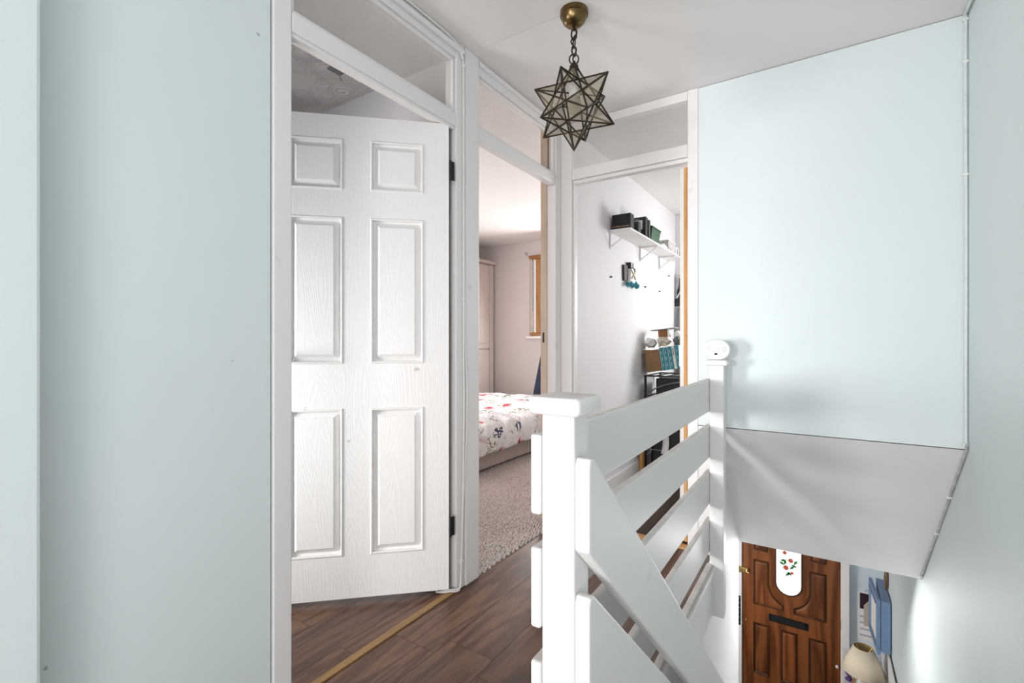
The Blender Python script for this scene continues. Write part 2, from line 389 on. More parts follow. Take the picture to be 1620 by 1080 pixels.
def smooth_pts(p, n=6):
    out = []; P = [Vector(q) for q in p]; P = [2*P[0]-P[1]] + P + [2*P[-1]-P[-2]]
    for i in range(1, len(P)-2):
        for k_ in range(n):
            t_ = k_/n; a, b_, c_, d = P[i-1], P[i], P[i+1], P[i+2]
            out.append(0.5*((2*b_) + (-a+c_)*t_ + (2*a-5*b_+4*c_-d)*t_*t_ + (-a+3*b_-3*c_+d)*t_**3))
    out.append(P[-2]); return out
XF = -1.315          # landing face of the painted door screen A/B
YC = 2.54            # landing face of the box-room screen and the wall over the stairs
H = 2.35
# ------------------------------------------------------------------ walls
w = MB().prism([(-1.325, 0.2725), (-1.325, 0.7635), (-1.375, 0.7635), (-1.375, 0.2725)], 'z', 0, H).build('wall_left', 'blue')
struct(w, 'pale blue wall panel on the left beside the first door frame', 'wall')
w = MB().box(-1.40, -1.26, -1.7, 0.2725, 0, H).build('wall_left_near', 'blue', bevel=0.006)
struct(w, 'projecting pale blue wall strip at the left edge of the view', 'wall')
w = MB().prism([(0.468+0.0394, 0.0), (0.425, 5.3), (0.53, 5.3), (0.60, 0.0), (0.60, -1.9), (0.535, -1.9)], 'z', -2.5, H).build('wall_right', 'blue')
struct(w, 'tall pale blue wall running down the right side of the stairs', 'wall')
w = bx(-0.536, 0.468, YC, YC+0.06, 0.6455, H-0.003).build('wall_back', 'blue')
struct(w, 'pale blue wall above the sloping stair soffit', 'wall')
# stair soffit (sloping ceiling over the flight)
k = 0.9526
w = MB().prism([(YC, 0.6414), (3.49, 0.642-k*0.95), (3.55, 0.642-k*0.95), (3.55, -0.10), (2.64, 0.6415), (YC, 0.6415)], 'x', -0.535, 0.476)
w = w.build('ceiling_stair', 'soffit'); struct(w, 'sloping white soffit over the stairs below the blue wall', 'ceiling')
# wall beside the flight, under the landing
w = MB().prism([(0.86, -2.5), (3.42, -2.5), (3.42, -0.16), (2.60, 0.60), (2.60, -0.03), (0.86, -0.03)], 'x', -0.53, -0.472).build('wall_stair', 'white_wall')
struct(w, 'white wall under the landing beside the stair flight', 'wall')
w = bx(-0.536, -0.472, YC, YC+0.05, 0.0, 0.6400).build('wall_stub', 'white_wall'); struct(w, 'short white wall piece behind the far newel post', 'wall')
# landing edge
t = thing('trim_1', (-0.45, 0.86, -0.236), 'white fascia board and nosing along the landing edge under the rails', 'trim', kind='structure')
bx(-0.4715, -0.447, 0.86, 2.54, -0.236, -0.026).build('fascia_board', 'rail', t, 0.002)
bx(-0.4715, -0.432, 0.86, 2.54, -0.025, 0.004).build('nosing', 'rail', t, 0.006)
bx(-0.471, -0.447, 0.875, 2.42, 0.004, 0.012).build('quadrant_bead', 'rail', t, 0.003)

# ceilings: two boards on the landing, meeting in an open joint
t = thing('ceiling', (-0.4, 1.0, H), 'off-white landing ceiling with a thin joint through the lamp', 'ceiling', kind='structure')
bx(-1.45, 0.6, -1.9, 1.6785, H, H+0.03).build('ceiling_board', 'ceil', t)
bx(-1.45, 0.6, 1.6805, 2.62, H, H+0.03).build('ceiling_board', 'ceil', t)
bx(-1.45, 0.6, 1.66, 1.70, H+0.004, H+0.02).build('joint_backing', 'black', t)
w = bx(-3.7, -1.785, -0.6, 1.70, H, H+0.03).build('ceiling_bathroom', 'artex'); struct(w, 'swirl textured ceiling seen through the first doorway', 'ceiling')
w = bx(-1.785, -1.36, -0.6, 1.70, H-0.001, H+0.03).build('ceiling_bathroom_strip', 'ceil'); struct(w, 'smooth ceiling strip seen through the first fanlight', 'ceiling')
w = bx(-4.7, -1.36, 1.66, 5.4, H+0.001, H+0.031).build('ceiling_bedroom', 'artex_b'); struct(w, 'white textured ceiling of the bedroom', 'ceiling')
w = bx(-1.37, 0.6, 2.56, 5.4, H+0.002, H+0.032).build('ceiling_box_room', 'artex_b'); struct(w, 'white textured ceiling of the box room', 'ceiling')
w = bx(-2.6, 0.6, 3.552, 5.35, -0.263, -0.2).build('ceiling_hall', 'soffit'); struct(w, 'white ceiling of the hall downstairs', 'ceiling')

# room shells
w = bx(-3.7, -1.376, 1.66, 1.70, 0, H).build('wall_bathroom', 'room_c'); struct(w, 'grey-white wall visible above the open panelled door', 'wall')
w = bx(-3.75, -3.7, -0.6, 1.66, 0, H).build('wall_bathroom_left', 'room_c'); struct(w, 'far white wall behind the panelled door', 'wall')
w = bx(-3.75, -1.376, -0.65, -0.6, 0, H).build('wall_bathroom_back', 'room_c'); struct(w, 'hidden white wall of the first room', 'wall')
w = bx(-4.65, -1.376, 1.701, 1.74, 0, H).build('wall_bedroom_near', 'pink'); struct(w, 'pink bedroom wall backing onto the first room', 'wall')
w = bx(-4.7, -4.65, 1.7, 5.3, 0, H).build('wall_bedroom_left', 'pink'); struct(w, 'pink bedroom wall behind the wardrobe', 'wall')
w = bx(-1.37, -1.323, 2.60, 5.3, 0, H).build('wall_bedroom_right', 'pink'); struct(w, 'pink bedroom side of the partition', 'wall')
w = bx(-1.322, -1.275, 2.60, 5.3, 0, H).build('wall_box_room', 'room_c'); struct(w, 'white box room wall carrying the shelf', 'wall')
# front wall with window opening
wx0, wx1, wz0, wz1 = -3.196, -1.75, 1.13, 2.17
t = thing('wall_front', (-3.0, 5.3, 0), 'pink bedroom end wall with a window', 'wall', kind='structure')
for a in ((-4.7, wx0, 0, H), (wx1, -1.33, 0, H), (wx0, wx1, 0, wz0), (wx0, wx1, wz1, H)):
    bx(a[0], a[1], 5.3, 5.42, a[2], a[3]).build('wall_section', 'pink', t)
w = bx(-1.2749, 0.43, 4.98, 5.42, 0.0, H).build('wall_front_box_room', 'room_c'); struct(w, 'end wall of the box room', 'wall')
# hall
t = thing('wall_hall', (0, 5.3, -2.5), 'pale blue hall wall around the front door', 'wall', kind='structure')
bx(-2.6, -0.755, 5.3, 5.42, -2.5, -0.2).build('wall_section', 'blue_hall', t)
bx(0.185, 0.55, 5.3, 5.42, -2.5, -0.2).build('wall_section', 'blue_hall', t)
bx(-0.755, 0.185, 5.3, 5.42, -0.43, -0.2).build('wall_section', 'blue_hall', t)
w = bx(-2.65, -2.6, 3.0, 5.42, -2.5, -0.2).build('wall_hall_left', 'white_wall'); struct(w, 'white wall at the far left of the hall', 'wall')
w = bx(-2.6, -0.53, 3.2, 3.26, -2.5, -0.2).build('wall_hall_back', 'white_wall'); struct(w, 'white hall wall behind the stairs', 'wall')
w = bx(-2.6, 0.55, 0.8, 5.4, -2.54, -2.5).build('floor_hall', 'lam_dark'); struct(w, 'dark floor of the hall downstairs', 'floor')
w = bx(0.416, 0.4245, 4.2, 5.29, -2.5, -1.385).build('wall_dado', 'white_wall'); struct(w, 'white lower wall panel under the blue cupboard', 'wall')

# ------------------------------------------------------------------ floors: individual laminate planks
def planks(parent, xs, y0, y1, joints, m='lam', gap=0.0013):
    for i in range(len(xs)-1):
        ys = [y0]; j = joints[i % len(joints)]
        while j - 1.2 > y0: j -= 1.2
        while j <= y0 + 0.02: j += 1.2
        while j < y1 - 0.02: ys.append(j); j += 1.2
        ys.append(y1)
        for a, c in zip(ys, ys[1:]):
            bx(xs[i]+gap/2, xs[i+1]-gap/2, a+gap/2, c-gap/2, -0.009, 0.0).build('plank', m, parent)
t = thing('floor', (-0.9, 0.9, -0.03), 'brown wood-effect laminate planks on the landing', 'floor', kind='structure')
bx(-1.334, -0.472, -1.8, 2.54, -0.025, -0.0095).build('underlay', 'black', t)
bx(-0.472, 0.50, -1.8, 0.835, -0.025, -0.0095).build('underlay', 'black', t)
planks(t, [-1.313, -1.124, -0.931, -0.742, -0.551, -0.4725], -1.7, 2.535, [1.225, 1.306, 1.215, 1.72, 1.1])
planks(t, [-0.4725, -0.36, -0.17, 0.02, 0.21, 0.40, 0.49], -1.7, 0.83, [0.2, 0.6, -0.1])
t = thing('floor_bathroom', (-2, 0.6, -0.03), 'brown laminate planks beyond the gilt strip under the panelled door', 'floor', kind='structure')
bx(-3.7, -1.336, -0.6, 1.66, -0.025, -0.0095).build('underlay', 'black', t)
planks(t, [-3.15, -2.96, -2.765, -2.572, -2.380, -2.188, -1.996, -1.804, -1.612, -1.419, -1.343], -0.6, 1.655, [1.083, 0.5, 1.3, 1.07][::1] and [0.4, 0.9, 1.2, 0.6, 0.3, 0.95, 0.5, 1.083, 0.55, 1.07])
w = MB().prism([(-1.27,2.606),(-0.474,2.606),(-0.474,3.26),(0.44,3.26),(0.44,5.3),(-1.27,5.3)],'z',-0.02,0.0).build('floor_box_room', 'lam_dark'); struct(w, 'dark brown floor of the box room', 'floor')
w = bx(-4.65, XF-0.001, 1.74, 5.3, -0.02, -0.001).build('floor_bedroom', plain('carpet_backing', (0.17, 0.13, 0.11), 0.95)); struct(w, 'bedroom floor under the carpet', 'floor')
# carpet loops
def carpet_loops():
    vs = []; fs = []
    y = 1.745; row = 0
    while y < 3.95:
        x = -2.405 + (row % 2)*0.006
        lim = XF - 0.006
        while x < lim:
            if x < -1.378 or y < 2.47:
                jx = random.uniform(-.0025, .0025); jy = random.uniform(-.0025, .0025); h = random.uniform(.007, .013); a = random.uniform(-0.5, 0.5)
                rx, ry = 0.0068, 0.0095; n = 6; b0 = len(vs)
                for zz, sc in ((-0.001, 1.0), (h*0.65, 0.85)):
                    for q in range(n):
                        t_ = 2*math.pi*q/n; px, py = rx*sc*math.cos(t_), ry*sc*math.sin(t_)
                        vs.append((x+jx+px*math.cos(a)-py*math.sin(a), y+jy+px*math.sin(a)+py*math.cos(a), zz))
                vs.append((x+jx, y+jy, h)); top = len(vs)-1
                for q in range(n):
                    fs.append((b0+q, b0+(q+1) % n, b0+n+(q+1) % n, b0+n+q)); fs.append((b0+n+q, b0+n+(q+1) % n, top))
            x += 0.0150
        y += 0.0205; row += 1
    me = bpy.data.meshes.new('carpet'); me.from_pydata(vs, [], fs); me.materials.append(M['carpet'])
    for p in me.polygons: p.use_smooth = True
    o = bpy.data.objects.new('carpet', me); COL.objects.link(o); return o
tag(carpet_loops(), 'flecked beige looped carpet on the bedroom floor', 'carpet', kind='stuff')
# thresholds
w = bx(-1.344, -1.314, 0.826, 1.600, -0.009, 0.005).build('threshold_strip', 'strip', None, 0.002)
tag(w, 'long worn gilt threshold strip in front of the panelled door', 'threshold')
w = bx(-1.235, -0.60, 2.538, 2.60, -0.009, 0.004).build('threshold_strip', 'orange_raw', None, 0.002)
tag(w, 'short orange wood threshold strip of the box room behind the rails', 'threshold')

# ------------------------------------------------------------------ stairs (13 risers down to the hall)
t = thing('stairs', (0, 0.84, -2.5), 'carpeted stair flight going down beside the white rails', 'stairs', kind='structure')
rise, going = 2.5/13, 0.213
for i in range(12):
    z = -rise*(i+1); y = 0.84 + going*i
    xr = 0.497 - 0.0156*(y+going) + 0.0025
    bx(-0.4715, xr, y, y+going+0.02, z-0.03, z).build('tread', 'stair', t, 0.006)
    bx(-0.4715, xr, y-0.006, y+0.012, z+0.0, z+rise-0.031 if i else -0.026).build('riser', 'stair', t)

# ------------------------------------------------------------------ painted door screens
zT0, zT1, zF = 1.984, 2.044, 2.277
def glazing_bead_x(parent, x0, x1, ya, yb, za, zb, w_=0.012):
    for a in ((ya, yb, za, za+w_), (ya, yb, zb-w_, zb), (ya, ya+w_, za+w_, zb-w_), (yb-w_, yb, za+w_, zb-w_)):
        bx(x0, x1, a[0], a[1], a[2], a[3]).build('glazing_bead', 'gloss', parent, 0.002, 1)
t = thing('trim_2', (XF-0.03, 0.8, 0), 'white gloss frame and glazed fanlight of the first doorway', 'door frame', kind='structure')
bx(XF-0.062, XF, 0.768, 0.824, 0, H).build('jamb', 'gloss', t, 0.004)
bx(XF-0.062, XF, 1.575, 1.6305, 0, H).build('jamb', 'gloss', t, 0.004)
bx(XF-0.062, XF-0.001, 0.8245, 1.5745, zT0, zT1).build('transom', 'gloss', t, 0.004)
bx(XF-0.062, XF-0.001, 0.8245, 1.5745, zF, H-0.001).build('head', 'gloss', t, 0.003)
bx(XF-0.001, XF+0.016, 0.79, 1.615, 2.303, 2.325).build('head_moulding', 'gloss', t, 0.004)
bx(XF-0.062, XF-0.045, 0.8245, 0.842, 0.0, zT0-0.001).build('door_stop', 'gloss', t, 0.002)
bx(XF-0.02, XF-0.006, 0.826, 1.573, zT0-0.012, zT0).build('door_stop', 'gloss', t, 0.002)
bx(XF-0.0585, XF-0.0285, 1.567, 1.5748, 0.0, zT0-0.001).build('hinge_lining', 'dirty', t)
glazing_bead_x(t, XF-0.022, XF-0.010, 0.8255, 1.5735, zT1+0.0005, zF-0.0005)
bx(XF-0.034, XF-0.030, 0.8255, 1.5735, zT1+0.001, zF-0.001).build('glass_pane', 'glass', t)
w = bx(XF-0.062, XF+0.006, 1.6312, 1.7300, 0, H).build('trim_3', 'gloss', None, 0.006)
struct(w, 'flat white timber post between the first two doorways', 'door frame')

t = thing('trim_4', (XF-0.03, 2.4, 0), 'white frame and fanlight of the bedroom doorway', 'door frame', kind='structure')
bx(XF-0.001-0.048, XF, 2.481, 2.5385, 0, H).build('jamb', 'gloss', t, 0.004)
bx(XF-0.055, XF-0.001, 2.474, 2.4805, 0, zT0).build('door_stop', 'gloss', t, 0.001)
bx(XF-0.10, XF-0.0565, 2.4712, 2.5385, 0, H).build('bare_lining', 'brown_raw', t, 0.002)
tag(t.children[-1], 'unpainted brown lining')
bx(XF-0.05, XF-0.001, 1.7308, 2.4735, zT0, zT1).build('transom', 'gloss', t, 0.004)
bx(XF-0.05, XF-0.001, 1.7308, 2.4735, zF, H-0.001).build('head', 'gloss', t, 0.003)
bx(XF-0.001, XF+0.010, 1.735, 2.478, 2.315, 2.337).build('head_moulding', 'gloss', t, 0.004)
glazing_bead_x(t, XF-0.020, XF-0.010, 1.7315, 2.4725, zT1+0.0005, zF-0.0005, 0.01)
bx(XF-0.034, XF-0.031, 1.7315, 2.4725, zT1+0.001, zF-0.001).build('glass_pane', 'glass', t)
bx(XF-0.085, XF-0.075, 2.4690, 2.4712, 1.06, 1.12).build('strike_plate', 'black', t)

zU0, zU1, zU2 = 1.992, 2.078, 2.303
t = thing('trim_5', (-0.9, YC+0.03, 0), 'white frame and fanlight of the box room doorway', 'door frame', kind='structure')
bx(-1.3145, -1.245, YC, YC+0.058, 0, H).build('jamb', 'gloss', t, 0.004)
bx(-1.2445, -1.234, YC+0.02, YC+0.058, 0, zU0).build('door_stop', 'gloss', t, 0.002)
bx(-0.588, -0.5365, YC-0.004, YC+0.058, 0, H).build('jamb', 'gloss', t, 0.004)
bx(-1.2445, -0.5885, YC, YC+0.058, zU0+0.022, zU1).build('transom', 'gloss', t, 0.004)
bx(-1.2445, -0.5885, YC+0.012, YC+0.058, zU0, zU0+0.021).build('transom_stop', 'gloss', t, 0.003)
bx(-1.2445, -0.5885, YC, YC+0.058, zU2, H-0.001).build('head', 'gloss', t, 0.003)
bx(-1.2445, -0.5885, YC+0.030, YC+0.033, zU1+0.001, zU2-0.001).build('glass_pane', 'glass', t)
w = bx(-1.2745, -1.262, 2.602, 4.975, 0.0005, 0.10).build('baseboard_box_room', 'gloss', None, 0.003); struct(w, 'white skirting board along the box room wall', 'baseboard')
w = bx(-4.0, -1.38, 5.286, 5.2995, 0.0005, 0.10).build('baseboard_bedroom', 'gloss', None, 0.003); struct(w, 'skirting board under the bedroom window', 'baseboard')

# ------------------------------------------------------------------ open six-panel door
HX, HY = -1.3735, 1.566
HX, HY = -1.319, 1.534
ang = R(-136.44)
dv = Vector((math.cos(ang), math.sin(ang), 0)); nv = Vector((-dv.y, dv.x, 0))
if nv.dot(Vector((0, 0, 0)) - Vector((HX, HY, 0))) < 0: nv = -nv
door = thing('door_1', (HX, HY, 0.028), 'white moulded six-panel door standing half open in the first doorway', 'door', kind='structure')
def DP(u, v, d): return Vector((HX, HY, 0)) + dv*u + nv*d + Vector((0, 0, v))
us = [(0.002, 0.106), (0.106, 0.320), (0.320, 0.426), (0.426, 0.640), (0.640, 0.746)]
vsr = [(0.028, 0.200), (0.200, 0.797), (0.797, 0.977), (0.977, 1.571), (1.571, 1.679), (1.679, 1.886), (1.886, 1.980)]
b = MB()
for j, (v0, v1) in enumerate(vsr):
    for i, (u0, u1) in enumerate(us):
        if i in (1, 3) and j in (1, 3, 5): continue
        b.poly([DP(u0, v0, 0), DP(u1, v0, 0), DP(u1, v1, 0), DP(u0, v1, 0)])
u0, u1, v0, v1, T = 0.002, 0.746, 0.028, 1.980, -0.035
for q in ([(u0,v0,0),(u0,v0,T),(u0,v1,T),(u0,v1,0)], [(u1,v0,0),(u1,v1,0),(u1,v1,T),(u1,v0,T)], [(u0,v0,0),(u1,v0,0),(u1,v0,T),(u0,v0,T)],
          [(u0,v1,0),(u0,v1,T),(u1,v1,T),(u1,v1,0)], [(u0,v0,T),(u0,v1,T),(u1,v1,T),(u1,v0,T)]):
    b.poly([DP(*p) for p in q])
bmesh.ops.remove_doubles(b.b, verts=b.b.verts, dist=1e-5)
b.build('door_leaf', 'moulded', door)
for i in (1, 3):
    for j in (1, 3, 5):
        (u0, u1), (v0, v1) = us[i], vsr[j]; b = MB(); prev = None
        for ins, d in ((0, 0), (0.004, 0.0035), (0.009, 0.0025), (0.011, -0.010), (0.018, -0.013), (0.036, -0.001), (0.0375, 0.001), (0.044, 0.001)):
            ring = [b.b.verts.new(DP(*p, d)) for p in ((u0+ins, v0+ins), (u1-ins, v0+ins), (u1-ins, v1-ins), (u0+ins, v1-ins))]
            if prev:
                for q in range(4): b.b.faces.new((prev[q], prev[(q+1) % 4], ring[(q+1) % 4], ring[q]))
            prev = ring
        b.b.faces.new(prev)
        b.build('panel', 'moulded', door)
for z in (0.249, 1.745):
    b = MB(); b.tube([DP(-0.004, z, 0.004), DP(-0.004, z+0.08, 0.004)], 0.006, 8)
    b.poly([DP(0.0, z, -0.001), DP(-0.022, z, -0.012), DP(-0.022, z+0.08, -0.012), DP(0.0, z+0.08, -0.001)])
    o = b.build('hinge', 'black', door); tag(o, 'black steel hinge')
for z, lb in ((1.0, 'lever handle'),):
    b = MB(); b.tube([DP(0.70, z, 0.0), DP(0.70, z, 0.05), DP(0.60, z, 0.055)], 0.008, 8)
    b.build('handle', 'chrome', door, smooth=True)
# ceiling plate in the first room
t = thing('ceiling_plate', (-1.895, 1.435, H), 'small dark square plate with a hook on the swirl ceiling', 'plate')
bx(-1.955, -1.885, 1.40, 1.47, H-0.006, H).build('plate', 'grey', t, 0.002)
MB().tube([(-1.915, 1.44, H-0.006), (-1.915, 1.44, H-0.03), (-1.92, 1.452, H-0.045), (-1.93, 1.462, H-0.035)], 0.003, 6).build('hook', 'dirty', t)

# box room door, folded right back, seen edge-on
t = thing('door_2', (-0.627, 2.62, 0.01), 'edge of the box room door folded back against the right jamb', 'door', kind='structure')
bx(-0.646, -0.6245, 2.618, 3.30, 0.01, 1.985).build('door_leaf', 'gloss', t, 0.002)
bx(-0.6243, -0.6065, 2.612, 3.30, 0.01, 1.985).build('door_lipping', 'orange_raw', t, 0.001); tag(t.children[-1], 'unpainted orange wood lipping')
bx(-0.648, -0.632, 2.6155, 2.618, 0.935, 1.045).build('latch_plate', 'chrome', t)
bx(-0.655, -0.646, 2.64, 2.72, 0.97, 0.99).build('latch_keep', 'plastic', t, 0.002)

# ------------------------------------------------------------------ balustrade
bal = thing('landing_balustrade', (-0.46, 1.6, -0.236), 'white painted ranch-style balustrade with wide boards around the stairwell', 'balustrade')
def newel(x0, x1, y0, y1, z0, z1, cx0, cx1, cy0, cy1, cz1, bev):
    p = bx(x0, x1, y0, y1, z0, z1).build('newel_post', 'rail', bal, 0.004)
    bx(cx0, cx1, cy0, cy1, z1-0.001, cz1).build('newel_cap', 'rail', p, bev, 4, True)
newel(-0.460, -0.391, 0.808, 0.875, -0.30, 0.930, -0.480, -0.371, 0.786, 0.897, 0.964, 0.011)
newel(-0.460, -0.397, 2.420, 2.485, -0.236, 0.953, -0.479, -0.378, 2.402, 2.503, 0.980, 0.010)
for zt in (0.888, 0.668, 0.447, 0.216):
    bx(-0.4825, -0.4605, 0.802, 2.470, zt-0.156, zt).build('rail_board', 'rail', bal, 0.005, 2)
def sloped(y0, zt, zb, y1, s_=0.90):
    dz = s_*(y1-y0)
    poly = [(y0, zb), (y0, zt-0.02), (y0+0.006, zt-0.006), (y0+0.022, zt-0.006), (y1, zt-dz+0.014), (y1, zb-dz)]
    MB().prism(poly, 'x', -0.3905, -0.360).build('sloping_rail', 'rail', bal, 0.005, 2)
sloped(0.808, 0.858, 0.680, 3.15)
sloped(0.808, 0.602, 0.424, 3.15)
sloped(0.808, 0.346, 0.168, 3.15)
p = bx(-0.460, -0.391, 3.10, 3.17, -2.5, -1.15).build('newel_post', 'rail', bal, 0.004)
bx(-0.480, -0.371, 3.08, 3.19, -1.151, -1.117).build('newel_cap', 'rail', p, 0.011, 4, True)

# carbon monoxide alarm on the far newel
al = thing('alarm', (-0.432, 2.44, 0.980), 'white rounded carbon monoxide alarm standing on the far newel post', 'alarm')
def stadium(cx, cz, hw, hh, n=14):
    pts = []
    for k_ in range(n+1):
        a = -math.pi/2 + math.pi*k_/n; pts.append((cx+hw-hh+hh*math.cos(a), cz+hh*math.sin(a)))
    for k_ in range(n+1):
        a = math.pi/2 + math.pi*k_/n; pts.append((cx-hw+hh+hh*math.cos(a), cz+hh*math.sin(a)))
    return pts
MB().prism(stadium(-0.432, 1.0275, 0.0615, 0.0472), 'y', 2.425, 2.458).build('casing', 'plastic', al, 0.007, 3, True)
bx(-0.452, -0.412, 2.4235, 2.4252, 0.992, 1.062).build('face_panel', 'plastic', al, 0.0006, 1)
bx(-0.444, -0.420, 2.4225, 2.4236, 1.024, 1.040).build('screen', 'plastic_grey', al)
bx(-0.4425, -0.4215, 2.4218, 2.4226, 1.0252, 1.0388).build('screen_glass', 'plastic', al)
for q in range(2): bx(-0.470, -0.458, 2.4240, 2.4251, 1.033+q*0.009, 1.036+q*0.009).build('status_mark', 'plastic_grey', al)
MB().tube([(-0.464+0.004*math.cos(a), 2.4247, 1.015+0.004*math.sin(a)) for a in [q*math.pi/5 for q in range(10)]], 0.0006, 5, True).build('status_mark', 'plastic_grey', al)
b = MB()
for q in range(5):
    a = q*2*math.pi/5
    b.tube([(-0.395+0.009*math.cos(a), 2.4247, 1.030+0.014*math.sin(a)), (-0.395+0.009*math.cos(a+1.9), 2.4247, 1.030+0.014*math.sin(a+1.9))], 0.0008, 5)
b.build('speaker_slots', 'plastic_grey', al)
bx(-0.439, -0.425, 2.4235, 2.4252, 1.004, 1.012).build('test_button', 'plastic_grey', al)

# ------------------------------------------------------------------ star pendant
LX, LY, LZ, LR = -0.816, 1.686, 1.98, 0.170
lamp = thing('star_pendant', (LX, LY, H), 'antique brass and smoky glass star pendant hanging on a chain', 'lamp')
MB().lathe([(0.0, -0.060), (0.014, -0.060), (0.030, -0.054), (0.043, -0.041), (0.0495, -0.024), (0.0505, -0.019), (0.054, -0.018), (0.054, 0.0)], (LX, LY, H), 36).build('ceiling_canopy', 'brass', lamp, smooth=True)
ch = bpy.data.objects.new('chain', None); COL.objects.link(ch); ch.parent = lamp; WL[ch] = WL[lamp]
MB().tube([(LX, LY, H-0.055), (LX, LY, H-0.075)], 0.005, 10).build('chain_loop', 'came', ch, smooth=True)
def link(z, rot, w_=0.010, h_=0.021, r=0.0032):
    pts = []
    for q in range(16):
        a = 2*math.pi*q/16; c_, s_ = w_*math.cos(a), h_*math.sin(a)
        pts.append((LX + c_*math.cos(rot), LY + c_*math.sin(rot), z + s_))
    MB().tube(pts, r, 6, True).build('chain_link', 'came', ch, smooth=True)
zl = H-0.090
for q in range(3): link(zl - q*0.032, R(33 + 90*(q % 2) + 15*q))
link(LZ+LR+0.014, R(30), 0.018, 0.020, 0.0030)
MB().tube(smooth_pts([(LX, LY, H-0.06), (LX+0.012, LY, H-0.088), (LX-0.010, LY-0.006, H-0.118), (LX+0.010, LY, H-0.150), (LX-0.004, LY, H-0.18), (LX, LY, LZ+LR)]), 0.003, 6).build('flex', 'came', lamp, smooth=True)
ph = (1+5**0.5)/2; el = math.atan(0.5); phi = 1.08
tips = [Vector((0, 0, 1))] + [Vector((math.cos(phi+q*2*math.pi/5)*math.cos(el), math.sin(phi+q*2*math.pi/5)*math.cos(el), math.sin(el))) for q in range(5)]
tips += [-v for v in tips]
C = Vector((LX, LY, LZ)); tw = [C + v*LR for v in tips]
nb = [[j for j in range(12) if j != i and (tips[i]-tips[j]).length < 1.2] for i in range(12)]
inner = {}; rin = LR*0.4195*1.0
cells = []
for i in range(12):
    for j in nb[i]:
        for k_ in nb[i]:
            if i < j < k_ and k_ in nb[j]: inner[(i, j, k_)] = (tips[i]+tips[j]+tips[k_]).normalized()
# inner vertex radius: small stellated dodecahedron -> circumradius ratio of its core
core = LR * (math.sqrt(3)*(1+5**0.5)/4) / (ph**2 * math.sqrt(ph**2+1)/2 * 1.0) if False else LR*0.5617
def iv(a, b_, c_): return C + inner[tuple(sorted((a, b_, c_)))]*core
edges = set()
for i in range(12):
    t_ = tips[i]; ring = sorted(nb[i], key=lambda j: math.atan2(*(lambda d: (d.dot(t_.cross(t_.orthogonal())), d.dot(t_.orthogonal())))(tips[j])))
    vsn = [(min(i, ring[q], ring[(q+1) % 5]), sorted((i, ring[q], ring[(q+1) % 5]))[1], max(i, ring[q], ring[(q+1) % 5])) for q in range(5)]
    for q in range(5):
        a, b_ = vsn[q], vsn[(q+1) % 5]
        pa, pb = C+inner[a]*core, C+inner[b_]*core
        cen = (tw[i]+pa+pb)/3
        sh = lambda p: cen + (p-cen)*0.985
        MB().poly([sh(tw[i]), sh(pa), sh(pb)]).build('glass_pane', 'glass_lamp', lamp)
        edges.add(('t', i, a)); edges.add(('i',)+tuple(sorted((a, b_))))
b = MB()
for e in edges:
    p, q = (tw[e[1]], C+inner[e[2]]*core) if e[0] == 't' else (C+inner[e[1]]*core, C+inner[e[2]]*core)
    b.tube([p, q], 0.0034, 6)
for v in tw: b.lathe([(0.0005, -0.004), (0.004, 0), (0.0005, 0.004)], v, 8)
o = b.build('bronze_came', 'came', lamp); tag(o, 'dark bronze strips along every edge')
MB().lathe([(0.019, -0.02), (0.017, -0.006), (0.008, 0.004), (0.005, 0.012), (0.001, 0.013)], (LX, LY, LZ+LR-0.006), 16).build('top_cap', 'came', lamp, smooth=True)
MB().lathe([(0.015, 0.0), (0.019, 0.002), (0.019, 0.05), (0.013, 0.06)], (LX, LY, LZ+0.04), 16).build('bulb_holder', 'paper', lamp, smooth=True)
MB().lathe([(0.001, -0.062), (0.014, -0.058), (0.024, -0.045), (0.027, -0.03), (0.024, -0.012), (0.015, 0.006), (0.013, 0.02)], (LX, LY, LZ+0.03), 20).build('bulb', 'dirty', lamp, smooth=True)
MB().tube([(LX, LY, LZ+0.098), (LX, LY, LZ+LR-0.01)], 0.005, 8).build('stem', 'came', lamp)

# ------------------------------------------------------------------ cables
cb = thing('cable', (XF, 1.6, 0), 'white cable running above the first doorway and down its right jamb to the floor', 'cable')
xc = XF+0.0055
MB().tube(smooth_pts([(XF+0.012, 0.80, 2.338), (XF+0.012, 1.2, 2.341), (XF+0.012, 1.5, 2.338), (XF+0.011, 1.575, 2.322), (XF+0.009, 1.605, 2.285), (xc, 1.615, 2.24), (xc, 1.616, 1.7), (xc, 1.617, 1.10), (xc, 1.620, 0.75), (xc, 1.612, 0.4), (xc, 1.603, 0.15), (xc+0.002, 1.597, 0.06), (xc+0.006, 1.578, 0.011), (xc-0.02, 1.545, 0.0112), (xc-0.05, 1.530, 0.0055), (-1.383, 1.522, 0.0055)]), 0.0042, 8).build('sheath', 'cable', cb, smooth=True)
MB().tube(smooth_pts([(xc, 1.622, 2.26), (xc, 1.623, 1.70), (xc+0.001, 1.626, 1.10), (xc+0.004, 1.636, 0.85), (xc+0.003, 1.63, 0.62), (xc, 1.615, 0.35), (xc, 1.603, 0.14), (xc+0.004, 1.588, 0.03), (xc+0.004, 1.57, 0.018), (xc-0.03, 1.532, 0.0185), (-1.375, 1.517, 0.006)]), 0.003, 8).build('thin_sheath', 'cable', cb, smooth=True)
for y, z in ((1.618, 2.262), (1.618, 1.25), (1.601, 0.12)):
    bx(XF+0.0005, XF+0.012, y-0.008, y+0.009, z-0.006, z+0.006).build('cable_clip', 'plastic', cb, 0.002)
cb = thing('cable', (0.46, 2.53, 0.6), 'painted-over cable clipped down the corner of the blue walls and along the soffit', 'cable')
def wr(y): return 0.5074 - 0.01554*y
